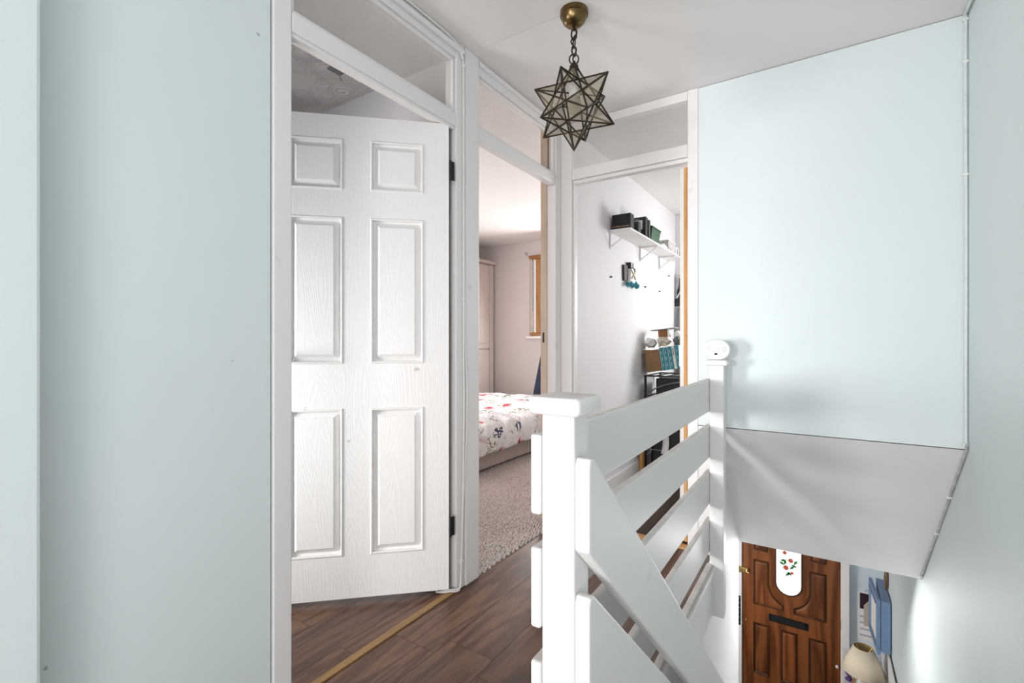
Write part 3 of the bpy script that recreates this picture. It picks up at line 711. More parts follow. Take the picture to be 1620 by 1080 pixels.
pts = [(wr(2.2)-0.012, 2.2, H-0.006), (wr(2.5)-0.012, 2.5, H-0.008), (wr(2.53)-0.008, 2.530, H-0.03), (wr(2.53)-0.009, 2.532, 2.1), (wr(2.53)-0.007, 2.531, 1.5), (wr(2.53)-0.008, 2.532, 0.9), (wr(2.53)-0.008, 2.531, 0.66)]
MB().tube(smooth_pts(pts), 0.0055, 8).build('sheath', 'cable_blue', cb, smooth=True)
pts = []
for y in (2.535, 2.75, 3.0, 3.25, 3.47): pts.append((wr(y)-0.007, y, 0.642-k*(y-2.54)-0.008))
MB().tube(smooth_pts([(wr(2.53)-0.008, 2.531, 0.67)] + pts), 0.0042, 8).build('sheath', plain('greying_cable', (0.5, 0.49, 0.49), 0.5, vary=0.25, scale=25), cb, smooth=True)
for (x, y, z) in [(wr(2.53)-0.008, 2.530, q) for q in (2.325, 2.16, 1.72, 0.665)] + [(wr(y)-0.008, y, 0.642-k*(y-2.54)-0.010) for y in (2.80, 3.06, 3.45)]:
    bx(x-0.010, x+0.008, y-0.004, y+0.006, z-0.005, z+0.005).build('cable_clip', 'plastic', cb, 0.002)

# ------------------------------------------------------------------ bedroom
bed = thing('bed', (-2.97, 3.85, 0), 'low divan bed with a beige fabric base', 'bed')
bx(-3.65, -2.30, 2.86, 4.90, 0.03, 0.27).build('divan_base', 'bed_base', bed, 0.015, 3)
bx(-3.64, -2.315, 2.88, 4.89, 0.271, 0.36).build('mattress', 'paper', bed, 0.03, 3)
for x in (-3.5, -2.45):
    for y in (3.0, 4.75): bx(x-0.03, x+0.03, y-0.03, y+0.03, 0.0005, 0.031).build('foot', 'black', bed)
def duvet():
    b = MB(); nu, nv_ = 70, 90; g = []
    for j in range(nv_+1):
        y = 2.80 + 1.85*j/nv_; row = []
        for i in range(nu+1):
            s_ = i/nu*1.62     # arc length from far side towards the near drop
            hang = 0.185 + 0.03*noise.noise((y*3.1, 1.3, 0))
            if s_ < 1.38:
                x = -3.62 + s_; z = 0.415 + 0.0*s_
                e_ = max(0, s_-1.25)/0.13; z -= 0.02*e_**2
            else:
                a = (s_-1.38)/0.24; th = min(1, a*2.2)*math.pi/2
                x = -2.24 + 0.035*math.sin(th) - 0.045*max(0, a-0.45); z = 0.395 - 0.035*(1-math.cos(th)) - hang*max(0, a-0.2)/0.8
            end = max(0, (2.90-y)/0.1); z -= 0.08*end**2
            amp = 0.022 + 0.030*min(1, max(0, (s_-0.8)))
            d = noise.noise((s_*2.2, y*5.5, 2.0))*amp + noise.noise((s_*5, y*13, 7.0))*amp*0.55 + abs(noise.noise((s_*3.5+y*2, y*9, 4.0)))*amp*0.8
            if s_ < 1.38: z += d + 0.015
            else: x += d*0.9; z += d*0.25+0.015*(1-min(1,(s_-1.38)/0.1))
            row.append(b.b.verts.new((x, y, z)))
        g.append(row)
    for j in range(nv_):
        for i in range(nu): b.b.faces.new((g[j][i], g[j][i+1], g[j+1][i+1], g[j+1][i]))
    return b.build('duvet', 'duvet', None, smooth=True, solid=0.02)
tag(duvet(), 'crumpled white duvet with red and green floral print over the bed', 'duvet')
def pillow(name, c, rx, ry, rz, tilt, m, label, cat):
    b = MB(); n = 12; g = []
    mt = Matrix.Translation(c) @ Matrix.Rotation(tilt[2], 4, 'Z') @ Matrix.Rotation(tilt[1], 4, 'Y') @ Matrix.Rotation(tilt[0], 4, 'X')
    for sgn in (1, -1):
        grid = [[b.b.verts.new(mt @ Vector((rx*(2*i/n-1), ry*(2*j/n-1), sgn*rz*((1-abs(2*i/n-1)**2.5)*(1-abs(2*j/n-1)**2.5))**0.5))) for i in range(n+1)] for j in range(n+1)]
        for j in range(n):
            for i in range(n): b.b.faces.new((grid[j][i], grid[j][i+1], grid[j+1][i+1], grid[j+1][i]))
    bmesh.ops.remove_doubles(b.b, verts=b.b.verts, dist=1e-4)
    return tag(b.build(name, m, None, smooth=True), label, cat)
pillow('cushion', (-2.47, 4.70, 0.70), 0.25, 0.25, 0.08, (R(62), R(0), R(8)), 'navy', 'dark navy cushion leaning at the head of the floral bed', 'cushion')
# wardrobe
wd = thing('wardrobe', (-4.0, 4.6, 0), 'pale pink wardrobe with a cornice beside the bedroom window', 'wardrobe')
bx(-4.35, -3.765, 3.9, 5.262, 0.001, 2.09).build('carcass', 'wardrobe', wd, 0.004)
bx(-4.37, -3.715, 3.88, 5.280, 2.091, 2.135).build('cornice', 'wardrobe', wd, 0.012, 3)
for a, c in ((3.91, 4.54), (4.545, 5.172)):
    d = bx(-3.764, -3.745, a, c, 0.97, 2.07).build('cupboard_door', 'wardrobe', wd, 0.004)
    bx(-3.7445, -3.738, a+0.07, c-0.07, 1.04, 2.0).build('door_panel', 'wardrobe', d, 0.003)
    d = bx(-3.764, -3.745, a, c, 0.08, 0.945).build('cupboard_door', 'wardrobe', wd, 0.004)
    bx(-3.7445, -3.738, a+0.07, c-0.07, 0.15, 0.875).build('door_panel', 'wardrobe', d, 0.003)
bx(-3.764, -3.742, 5.18, 5.262, 0.001, 2.085).build('stile', 'wardrobe', wd, 0.006)
# window
win = thing('window_1', (-2.5, 5.36, wz0), 'orange timber bedroom window behind a wooden blind', 'window', kind='structure')
for a in ((wx0+0.001, wx0+0.012, wz0+0.002, wz1-0.002), (wx1-0.06, wx1-0.001, wz0+0.002, wz1-0.002)):
    bx(a[0], a[1], 5.305, 5.355, a[2], a[3]).build('window_frame', 'plastic', win, 0.004)
for a in ((wx0+0.013, wx1-0.061, wz0+0.002, wz0+0.05), (wx0+0.013, wx1-0.061, wz1-0.05, wz1-0.002)):
    bx(a[0], a[1], 5.305, 5.355, a[2], a[3]).build('window_frame', 'orange_raw', win, 0.004)
bx(-3.108, -2.88, 5.302, 5.36, wz0+0.051, wz1-0.051).build('mullion', 'orange_raw', win, 0.004)
bx(-2.5, -2.42, 5.302, 5.36, wz0+0.051, wz1-0.051).build('mullion', 'orange_raw', win, 0.004)
bx(wx0+0.013, -3.109, 5.330, 5.335, wz0+0.051, wz1-0.051).build('glass_pane', 'glass_win', win)
bx(-2.879, -2.501, 5.330, 5.335, wz0+0.051, wz1-0.051).build('glass_pane', 'glass_win', win)
bx(-2.419, wx1-0.061, 5.330, 5.335, wz0+0.051, wz1-0.051).build('glass_pane', 'glass_win', win)
bx(wx0-0.03, wx1+0.03, 5.24, 5.41, wz0-0.03, wz0).build('window_sill', 'gloss', win, 0.005)
bl = thing('blind', (-2.6, 5.27, wz0), 'stained wooden venetian blind hanging in the bedroom window', 'blind')
bx(wx0+0.004, wx1-0.02, 5.262, 5.298, 2.125, 2.160).build('head_rail', 'blind', bl, 0.003)
bx(wx0+0.010, wx1-0.03, 5.268, 5.293, 1.150, 1.170).build('bottom_rail', 'blind', bl, 0.003)
sl = None
for q in range(38):
    z = 1.185 + q*0.0246
    if sl is None:
        b = MB(); mt = Matrix.Translation((-2.48, 5.281, z)) @ Matrix.Rotation(R(4), 4, 'X')
        b.box(-0.70, 0.70, -0.0125, 0.0125, -0.0013, 0.0013, mt); sl = b.build('slat', 'slat', bl); z00 = z
    else:
        o = sl.copy(); COL.objects.link(o); o.parent = bl; o.location = (0, 0, z-z00)
for x in (-3.09, -2.48, -1.90):
    MB().tube([(x, 5.268, 1.16), (x, 5.268, 2.14)], 0.0012, 5).build('ladder_cord', 'cream', bl)
MB().tube([(-3.125, 5.258, 1.45), (-3.125, 5.258, 2.13)], 0.0035, 6).build('tilt_wand', 'grey', bl)
t = thing('curtain_bracket', (-3.235, 5.28, 2.19), 'small metal curtain pole bracket beside the blind', 'bracket')
bx(-3.25, -3.23, 5.292, 5.2995, 2.16, 2.215).build('back_plate', 'chrome', t)
MB().tube([(-3.24, 5.292, 2.19), (-3.24, 5.25, 2.19), (-3.225, 5.235, 2.20), (-3.21, 5.235, 2.215)], 0.005, 6).build('hook_arm', 'chrome', t)

# ------------------------------------------------------------------ box room
sh = thing('wall_shelf', (-1.275, 3.9, 1.82), 'white wall shelf on thin white brackets in the box room', 'shelf')
bx(-1.2745, -1.118, 3.20, 4.72, 1.838, 1.853).build('shelf_board', 'gloss', sh, 0.003)
for y in (3.215, 3.865, 4.41):
    b = MB(); b.box(-1.2745, -1.262, y-0.008, y+0.008, 1.722, 1.8375); b.box(-1.262, -1.125, y-0.008, y+0.008, 1.828, 1.8375)
    o = b.build('bracket', 'gloss', sh, 0.001)
    MB().tube([(-1.268, y, 1.735), (-1.135, y, 1.829)], 0.006, 6).build('bracket_brace', 'gloss', o)
SZ = 1.8535
t = thing('speaker_box', (-1.2, 3.28, SZ), 'black oblong box at the near end of the white shelf', 'box')
bx(-1.262, -1.125, 3.215, 3.29, SZ, SZ+0.105).build('casing', 'black', t, 0.005)
bx(-1.255, -1.132, 3.2105, 3.2148, SZ+0.012, SZ+0.022).build('front_trim', 'carved', t)
bx(-1.250, -1.137, 3.2105, 3.2148, SZ+0.03, SZ+0.095).build('grille', 'black_metal', t)
t = thing('radio', (-1.18, 3.45, SZ), 'dark grey radio with a pale handle on the white shelf', 'radio')
bx(-1.21, -1.13, 3.40, 3.46, SZ, SZ+0.085).build('casing', plain('slate_plastic', (0.035, 0.04, 0.05), 0.4), t, 0.006)
MB().tube([(-1.205, 3.43, SZ+0.083), (-1.20, 3.43, SZ+0.104), (-1.14, 3.43, SZ+0.104), (-1.135, 3.43, SZ+0.083)], 0.004, 6).build('handle', 'grey', t)
bx(-1.20, -1.165, 3.397, 3.3998, SZ+0.02, SZ+0.06).build('dial', 'grey', t)
for q, (y, lb) in enumerate(((3.56, 'black binder with a white spine label, nearer of two on the white shelf'), (3.64, 'black binder standing next to the green tub on the white shelf'))):
    t = thing('binder', (-1.19, y, SZ), lb, 'binder', 'binders on the white shelf')
    mt = Matrix.Translation((-1.185, y, SZ)) @ Matrix.Rotation(R(3 if q else -2), 4, 'X')
    MB().box(-0.055, 0.055, 0.0, 0.05, 0.002, 0.155-0.01*q, mt).build('cover', 'black', t, 0.002)
    MB().box(-0.03, 0.03, -0.0015, -0.0002, 0.06, 0.13, mt).build('spine_label', 'paper' if not q else 'grey', t)
    MB().box(-0.01, 0.01, -0.002, -0.0003, 0.02, 0.035, mt).build('finger_ring', 'chrome', t)
t = thing('tub', (-1.19, 3.86, SZ), 'green plastic tub on the white shelf', 'tub')
def frustum(x0, x1, y0, y1, z0, z1, g):
    b = MB(); lo = [(x0, y0), (x1, y0), (x1, y1), (x0, y1)]; hi = [(x0-g, y0-g), (x1+g, y0-g), (x1+g, y1+g), (x0-g, y1+g)]
    A = [b.b.verts.new((p[0], p[1], z0)) for p in lo]; B = [b.b.verts.new((p[0], p[1], z1)) for p in hi]
    b.b.faces.new(A[::-1]); b.b.faces.new(B)
    for i in range(4): b.b.faces.new((A[i], A[(i+1) % 4], B[(i+1) % 4], B[i]))
    return b
frustum(-1.235, -1.145, 3.745, 3.945, SZ+0.0005, SZ+0.108, 0.016).build('body', 'green', t, 0.004)
bx(-1.255, -1.125, 3.725, 3.965, SZ+0.1085, SZ+0.118).build('rim', 'green', t, 0.003)
bx(-1.245, -1.135, 3.735, 3.955, SZ+0.1185, SZ+0.124).build('contents', 'paper', t, 0.002)
t = thing('papers', (-1.19, 4.06, SZ), 'loose stack of white papers between tub and grey box', 'papers')
for q in range(4): MB().box(-0.055, 0.055, -0.09, 0.09, 0.001+q*0.006, 0.006+q*0.006, Matrix.Translation((-1.19+0.004*q, 4.07, SZ)) @ Matrix.Rotation(R(4*q-6), 4, 'Z')).build('sheet', 'paper', t)
t = thing('storage_box', (-1.19, 4.3, SZ), 'pale grey striped box toward the far end of the shelf', 'box')
bx(-1.25, -1.13, 4.19, 4.42, SZ, SZ+0.085).build('carton', plain('mottled_grey_card', (0.45, 0.42, 0.42), 0.6, vary=0.5, scale=60), t, 0.003)
bx(-1.252, -1.128, 4.188, 4.422, SZ+0.0855, SZ+0.092).build('lid', 'paper', t, 0.002)
t = thing('picture_block', (-1.19, 4.52, SZ), 'small white carton with a dark window on the shelf', 'box')
bx(-1.24, -1.14, 4.48, 4.58, SZ, SZ+0.075).build('carton', 'paper', t, 0.002)
bx(-1.1398, -1.1385, 4.51, 4.55, SZ+0.012, SZ+0.065).build('label', 'grey', t); bx(-1.205, -1.175, 4.4785, 4.4798, SZ+0.012, SZ+0.065).build('label', 'grey', t)
t = thing('leaflet_box', (-1.17, 4.66, SZ), 'flat red and white box at the far shelf end', 'box')
bx(-1.23, -1.065, 4.595, 4.71, SZ, SZ+0.016).build('base', 'red', t, 0.002)
bx(-1.24, -1.11, 4.60, 4.71, SZ+0.0165, SZ+0.036).build('lid', 'paper', t, 0.002)
# wall ornament
t = thing('wall_ornament', (-1.27, 3.56, 1.5), 'black and white layered wall ornament with a teal base under the shelf', 'ornament')
X0 = -1.2748
for y0, y1, tl in ((3.46, 3.545, 4), (3.62, 3.70, -4)):
    MB().box(0, 0.018, -(y1-y0)/2, (y1-y0)/2, 0, 0.12, Matrix.Translation((X0, (y0+y1)/2, 1.525)) @ Matrix.Rotation(R(tl), 4, 'X')).build('dark_wing', plain('dark_brown_black', (0.02, 0.012, 0.01), 0.5) if tl > 0 else M['black'], t, 0.004)
MB().prism([(3.53, 1.515), (3.645, 1.515), (3.635, 1.585), (3.60, 1.625), (3.56, 1.625), (3.54, 1.585)], 'x', X0, X0+0.040).build('body', 'paper', t, 0.004)
for a, c in (((3.545, 1.61), (3.635, 1.545)), ((3.635, 1.61), (3.545, 1.545))):
    MB().tube([(X0+0.042, a[0], a[1]), (X0+0.044, c[0], c[1])], 0.006, 6).build('strap', 'cream', t)
bx(X0, X0+0.035, 3.545, 3.63, 1.627, 1.672).build('head', 'black', t, 0.006)
bx(X0+0.0352, X0+0.038, 3.56, 3.575, 1.632, 1.668).build('head_stripe', 'paper', t); bx(X0+0.0352, X0+0.038, 3.605, 3.622, 1.632, 1.668).build('head_stripe', 'paper', t)
b = MB()
for q, (y, z, r_) in enumerate(((3.50, 1.497, .02), (3.55, 1.508, .024), (3.60, 1.50, .022), (3.65, 1.512, .026), (3.70, 1.502, .024))):
    b.lathe([(0.001, -r_), (r_*.75, -r_*.6), (r_, 0), (r_*.7, r_*.65), (0.001, r_)], (X0+0.03, y, z), 10)
b.build('teal_base', 'teal', t, smooth=True)
for q, (y, z) in enumerate(((3.222, 1.523), (3.989, 1.524), (4.411, 1.523), (4.72, 1.70))):
    o = MB().tube([(X0, y, z), (X0+0.014, y, z+0.002)], 0.006, 8).build('wall_hook', 'black', None)
    tag(o, ['small black wall hook, nearest below the shelf', 'small black wall hook just beyond the wall ornament', 'small black wall hook farther along past the ornament', 'small dark hook under the far shelf end'][q], 'hook', 'hooks on the box room wall')
# black hanging on the far wall
t = thing('wall_hanging', (-1.22, 4.97, 1.45), 'black and white hanging decoration in the far corner of the box room', 'hanging')
pts = [(-1.272, 1.42), (-1.10, 1.42), (-1.10, 1.735), (-1.225, 1.735), (-1.232, 1.62), (-1.250, 1.57), (-1.248, 1.50), (-1.272, 1.49)]
MB().prism(pts, 'y', 4.945, 4.9795).build('panel', 'black', t, 0.003)
for q in range(5): MB().tube([(-1.222+0.012*q, 4.941, 1.715-0.055*q), (-1.200+0.006*q, 4.940, 1.675-0.05*q)], 0.005, 6).build('white_motif', 'paper', t)
MB().tube([(-1.25, 4.941, 1.50), (-1.205, 4.940, 1.58)], 0.006, 6).build('white_motif', 'paper', t)
# curtain in corner
b = MB(); n = 26; lo = [b.b.verts.new((-1.262+0.5*i/n, 4.945+0.018*math.sin(i*1.6), 0.75)) for i in range(n+1)]; hi = [b.b.verts.new((-1.255+0.48*i/n, 4.945+0.014*math.sin(i*1.6), 1.40)) for i in range(n+1)]
for i in range(n): b.b.faces.new((lo[i], lo[i+1], hi[i+1], hi[i]))
t = tag(b.build('curtain', plain('grey_curtain', (0.33, 0.32, 0.33), 0.9), None, smooth=True, solid=0.004), 'short grey curtain hanging at the end of the box room', 'curtain')

# rack with boxes
rk = thing('metal_rack', (-1.0, 4.05, 0), 'black metal rack under the teal books in the box room', 'rack')
for x in (-1.225, -0.80):
    for y in (3.86, 4.28): MB().tube([(x, y, 0.0005), (x, y, 0.79)], 0.010, 8).build('leg', 'black_metal', rk)
for z in (0.792, 0.62, 0.40):
    b = MB(); b.box(-1.235, -0.79, 3.85, 3.868, z-0.012, z); b.box(-1.235, -0.79, 4.272, 4.29, z-0.012, z)
    for q in range(6): b.box(-1.23+q*0.084, -1.215+q*0.084, 3.868, 4.272, z-0.009, z-0.001)
    b.build('rack_shelf', 'black_metal', rk)
tm = Matrix.Translation((-1.225, 3.90, 0.812)) @ Matrix.Rotation(R(8), 4, 'Y') @ Matrix.Rotation(R(0), 4, 'Z')
# cardboard box, leaning
t = thing('cardboard_box', (-1.16, 3.95, 0.8), 'brown cardboard box beside the teal books on the rack', 'box')
cm = Matrix.Translation((-1.222, 3.90, 0.8145)) @ Matrix.Rotation(R(9), 4, 'Y')
mm_ = cm @ Matrix.Rotation(R(-10), 4, 'Y')
mm_ = Matrix.Translation((-1.225, 3.90, 0.815)) @ Matrix.Rotation(R(8), 4, 'Y')
cmx = Matrix.Translation((-1.222, 3.90, 0.810)) @ Matrix.Rotation(R(-9), 4, 'Y')
b = MB(); b.box(0, 0.118, 0.0, 0.004, 0, 0.175, cmx); b.box(0, 0.118, 0.196, 0.20, 0, 0.175, cmx); b.box(0, 0.004, 0.004, 0.196, 0, 0.175, cmx); b.box(0.114, 0.118, 0.004, 0.196, 0, 0.175, cmx); b.box(0.004, 0.114, 0.004, 0.196, 0, 0.004, cmx)
b.build('carton', 'cardboard', t)
MB().box(-0.002, 0.05, 0.0, 0.2, 0.176, 0.179, cmx @ Matrix.Rotation(R(-18), 4, 'Y')).build('flap', 'cardboard', t)
MB().box(0.0, 0.118, -0.004, -0.0008, 0.158, 0.176, cmx).build('flap', 'cardboard', t)
x = 0.122
bl_ = ['teal book nearest the cardboard box', 'teal book with white lettering, second from the box', 'teal book, third from the cardboard box', 'white book between the teal books', 'teal book past the white one']
for q, (m_, th) in enumerate((('teal', .033), ('teal', .033), ('teal', .034), ('paper', .02), ('teal', .034))):
    t = thing('book', (-1.1+0.03*q, 3.93, 0.8), bl_[q] + ' on the rack', 'book', 'books on the rack')
    MB().box(x, x+th-0.0015, 0.0, 0.15, 0.0, 0.185-(q % 2)*0.004, cmx).build('cover', m_, t, 0.002)
    if m_ == 'teal':
        MB().box(x+0.002, x+0.0045, -0.0012, -0.0002, 0.004, 0.18, cmx).build('spine_line', 'paper', t)
        for g_ in range(3): MB().box(x+0.013, x+0.020, -0.0012, -0.0002, 0.03+g_*0.05, 0.055+g_*0.05, cmx).build('spine_mark', plain('pale_teal', (0.25, 0.5, 0.53), 0.5) if g_ == 0 and q == 0 else bpy.data.materials['pale_teal'], t)
    else: MB().box(x+0.005, x+0.013, -0.0012, -0.0002, 0.11, 0.17, cmx).build('spine_mark', 'grey', t)
    MB().box(x+0.003, x+th-0.004, 0.003, 0.147, 0.1855-(q % 2)*0.004, 0.1862-(q % 2)*0.004, cmx).build('pages', 'cream', t)
    x += th
def crumple(name, c, r, sq, m, label, cat, amp=0.45, fr=2.5, seed=0):
    b = MB(); bmesh.ops.create_icosphere(b.b, subdivisions=2, radius=1)
    rr_ = random.Random(seed+3)
    for v in b.b.verts:
        n_ = noise.noise((v.co.x*fr+seed, v.co.y*fr, v.co.z*fr)); n2 = abs(noise.noise((v.co.x*fr*2.3, v.co.y*fr*2.3+seed, v.co.z*fr*2.3)))
        v.co = Vector(c) + Vector((v.co.x*sq[0], v.co.y*sq[1], v.co.z*sq[2]))*r*(0.75+amp*n_+amp*0.8*n2+0.42*rr_.random())
    return tag(b.build(name, m, None), label, cat)
t = crumple('crumpled_paper', (-1.220, 3.99, 1.05), 0.045, (0.9, 1.6, 0.95), 'paper', 'crumpled white paper spilling over the cardboard box', 'paper', seed=1)
t = crumple('paper_bag', (-1.115, 3.99, 1.066), 0.048, (1.1, 1.3, 0.85), plain('printed_cream_bag', (0.60, 0.55, 0.46), 0.7, vary=0.45, scale=45), 'crumpled cream printed bag on top of the teal books', 'bag', seed=4, amp=0.5)
t = crumple('dark_cloth', (-1.005, 4.0, 1.066), 0.036, (0.9, 1.2, 0.9), plain('mottled_dark', (0.10, 0.11, 0.12), 0.6, vary=0.9, scale=40), 'dark mottled bundle beside the cream bag', 'cloth', seed=9)
t = thing('carton', (-1.115, 4.0, 1.10), 'small open rust-brown carton resting on the cream bag', 'carton')
cq = Matrix.Translation((-1.155, 3.98, 1.100)) @ Matrix.Rotation(R(-4), 4, 'Y')
MB().box(0, 0.075, 0, 0.09, 0, 0.055, cq).build('body', 'rust', t, 0.002)
MB().box(0.076, 0.088, 0, 0.09, 0, 0.06, cq).build('side_flap', 'paper', t, 0.001)
t = thing('board', (-1.11, 4.0, 1.16), 'thin pale board lying over the clutter on the rack', 'board')
cq = Matrix.Translation((-1.215, 3.96, 1.152)) @ Matrix.Rotation(R(-6), 4, 'Y')
MB().box(0, 0.20, 0, 0.14, 0, 0.006, cq).build('sheet', 'dirty', t, 0.001); MB().box(0.0005, 0.1995, 0.001, 0.139, 0.0062, 0.0075, cq).build('facing', 'paper', t)
t = crumple('paper_scraps', (-1.005, 4.02, 1.125), 0.03, (1.2, 1.4, 0.9), 'paper', 'white paper scraps next to the rust carton', 'paper', seed=14)
# magazines on lower shelf
for q, (z, m_, lb) in enumerate(((0.622, 'grey', 'curved grey magazine on the rack, upper one'), (0.402, 'dirty', 'drooping pale grey magazine lower on the rack'))):
    b = MB(); n = 10; rows = []
    for i in range(n+1):
        u = i/n; x_ = -1.21 + 0.36*u; zz = z + 0.025 + (0.10 if q == 0 else 0.21)*u**0.7 + 0.02*math.sin(u*3)
        rows.append([b.b.verts.new((x_, y_, zz)) for y_ in (3.875, 3.950)])
    for i in range(n): b.b.faces.new((rows[i][0], rows[i+1][0], rows[i+1][1], rows[i][1]))
    tag(b.build('magazine', m_, None, smooth=True, solid=0.008), lb, 'magazine', 'magazines on the rack')
t = thing('document_tray', (-0.98, 4.1, 0.62), 'black tray of papers on the middle level of the rack', 'tray')
bx(-1.17, -0.81, 3.96, 4.265, 0.6205, 0.76).build('body', 'black', t, 0.006)
bx(-1.14, -0.84, 3.99, 4.24, 0.7605, 0.766).build('sheet', 'dirty', t, 0.001)
t = thing('storage_crate', (-0.98, 4.1, 0.4), 'black crate on the bottom level of the rack', 'crate')
bx(-1.19, -0.81, 4.13, 4.265, 0.4005, 0.585).build('body', 'black', t, 0.006)
bx(-1.195, -0.805, 4.125, 4.27, 0.5855, 0.598).build('rim', 'black_metal', t, 0.002)
# dark things under the rack
t = thing('suitcase', (-1.0, 4.1, 0.0), 'black case standing under the rack behind the rails', 'case')
bx(-1.20, -0.86, 3.90, 4.22, 0.02, 0.36).build('shell', 'black', t, 0.03, 3)
bx(-1.195, -0.865, 3.893, 3.8995, 0.18, 0.186).build('zip', 'grey', t)
for x_ in (-1.15, -0.91):
    for y_ in (3.95, 4.17): MB().tube([(x_-0.01, y_, 0.018), (x_+0.01, y_, 0.018)], 0.0175, 12).build('wheel', 'grey', t)
b = MB(); n = 10; rows = []
for i in range(n+1):
    u = i/n; rows.append([b.b.verts.new((x_ + 0.010*math.sin(u*2.2), 3.86 + 0.018*math.sin(u*3.0), 0.165 + 0.16*u)) for x_ in (-1.10, -1.05)])
for i in range(n): b.b.faces.new((rows[i][0], rows[i+1][0], rows[i+1][1], rows[i][1]))
tag(b.build('card', 'paper', None, smooth=True, solid=0.003), 'bent white card leaning on the black case', 'card')
o = MB().box(-0.012, 0.012, -0.06, 0.06, 0, 0.28, Matrix.Translation((-1.245, 3.86, 0.002))).build('wooden_offcut', 'orange_raw', None, 0.002)
tag(o, 'narrow brown wood offcut standing by the skirting', 'wood')

# ------------------------------------------------------------------ front door and hall
YD = 5.255
fd = thing('door_3', (-0.285, YD, -2.49), 'varnished brown panelled front door with an arched floral glass light', 'door', kind='structure')
x0, x1, z0, z1 = -0.690, 0.121, -2.485, -0.485
gx, gr, gzb, gzt = -0.290, 0.104, -1.250, -0.72
def arch(cx, r, zb, zt, n=14):
    return [(cx+r*math.cos(a), zb+r*math.sin(a)) for a in [math.pi + math.pi*q/n for q in range(n+1)]] + [(cx+r*math.cos(a), zt+r*0.55*math.sin(a)) for a in [math.pi*q/n for q in range(n+1)]]
bx(x0, x1, YD, YD+0.044, z0, z1).build('door_leaf', 'door_wood', fd, 0.003)
def ring_panel(poly, field=True, w_=0.020):
    b = MB(); prof = ((0, 0.0005), (0.003, 0.008), (0.009, 0.008), (0.014, 0.004), (w_, 0.001)); prev = None
    for ins, h_ in prof:
        p = inset(poly, ins) if ins else poly
        ring = [b.b.verts.new((q[0], YD-h_, q[1])) for q in p]
        if prev:
            n = len(ring)
            for q in range(n): b.b.faces.new((prev[q], prev[(q+1) % n], ring[(q+1) % n], ring[q]))
        prev = ring
    o = b.build('moulding', 'door_mould', fd)
    if field:
        b = MB(); prev = None
        for ins, h_ in ((w_+0.001, 0.0008), (w_+0.020, 0.006)):
            ring = [b.b.verts.new((q[0], YD-h_, q[1])) for q in inset(poly, ins)]
            if prev:
                n = len(ring)
                for q in range(n): b.b.faces.new((prev[q], prev[(q+1) % n], ring[(q+1) % n], ring[q]))
            prev = ring
        b.b.faces.new(prev); b.build('panel', 'door_wood', fd)
rect = lambda a, c, d, e: [(a, d), (c, d), (c, e), (a, e)]
for a, c in ((-0.592, -0.450), (-0.358, -0.218), (-0.130, 0.010)): ring_panel(rect(a, c, -2.195, -1.700))
Rr = 0.195
cur = []
aq = math.acos(0.062/Rr)     # where the curve meets the short lower edge
def side(sg):
    pts = [(gx+sg*0.302, -1.522), (gx+sg*0.302, -1.080), (gx+sg*0.165, -1.080)]
    # straight down then a concave quarter round the glass
    z_c = -1.275
    for q in range(0, 9):
        a = R(0) + (math.pi/2-0.35)*q/8
        pts.append((gx+sg*(0.165-0.125*(1-math.cos(a))/(1-math.cos(math.pi/2-0.35))*1.0), z_c-0.19*math.sin(a)/math.sin(math.pi/2-0.35)))
    pts.append((gx+sg*0.040, -1.522))
    return pts
ring_panel(side(-1), True, 0.018); ring_panel(side(1), True, 0.018)
ring_panel(rect(-0.590, -0.465, -0.990, -0.62)); ring_panel(rect(-0.115, 0.012, -0.990, -0.62))
ga = arch(gx, gr, gzb, gzt)
b = MB(); prev = None
for ins, h_ in ((-0.014, 0.0005), (-0.010, 0.007), (-0.003, 0.007), (0.001, 0.003)):
    ring = [b.b.verts.new((q[0], YD-h_, q[1])) for q in inset(ga, ins)]
    if prev:
        n = len(ring)
        for q in range(n): b.b.faces.new((prev[q], prev[(q+1) % n], ring[(q+1) % n], ring[q]))
    prev = ring
b.build('glazing_bead', 'door_mould', fd)
gl = MB().prism(inset(ga, 0.002), 'y', YD-0.003, YD-0.0003).build('glass_pane', 'lit', fd)
def motif(cx, cz, r, m, name, n=9, amp=0.3, el_=1.0, rot=0.0):
    pts = []
    for q in range(n*2):
        a = math.pi*q/n; rr = r*(1 - (amp if q % 2 else 0)); px, pz = rr*math.cos(a)*el_, rr*math.sin(a)
        pts.append((cx+px*math.cos(rot)-pz*math.sin(rot), cz+px*math.sin(rot)+pz*math.cos(rot)))
    MB().prism(pts, 'y', YD-0.0042, YD-0.0032).build(name, m, gl)
for cx, cz, r in ((-0.272, -1.02, .024), (-0.312, -1.095, .026), (-0.262, -1.135, .015), (-0.322, -0.955, .02)): motif(cx, cz, r, 'rose', 'rose_motif', 7, 0.22)
for cx, cz, ro in ((-0.335, -1.03, .4), (-0.318, -1.045, 1.3), (-0.245, -1.065, -.3), (-0.262, -1.085, .8), (-0.298, -1.155, .9), (-0.283, -1.145, -.7), (-0.232, -1.03, 1.0), (-0.345, -1.06, -.5)): motif(cx, cz, 0.013, 'leaf', 'leaf_motif', 4, 0.25, 2.0, ro)
MB().tube([(gx-0.005+0.05*math.cos(a)*1.1, YD-0.0035, -1.09+0.10*math.sin(a)) for a in [R(-100)+R(150)*q/12 for q in range(13)]], 0.0014, 5).build('lead_line', 'lead', gl)
MB().tube([(gx-0.004, YD-0.0035, -1.20), (gx-0.004, YD-0.0035, -1.34)], 0.0012, 5).build('lead_line', 'lead', gl)
lb_ = bx(-0.456, -0.130, YD-0.010, YD-0.0005, -1.642, -1.574).build('letter_plate', 'black_metal', fd, 0.003); tag(lb_, 'black metal letter plate')
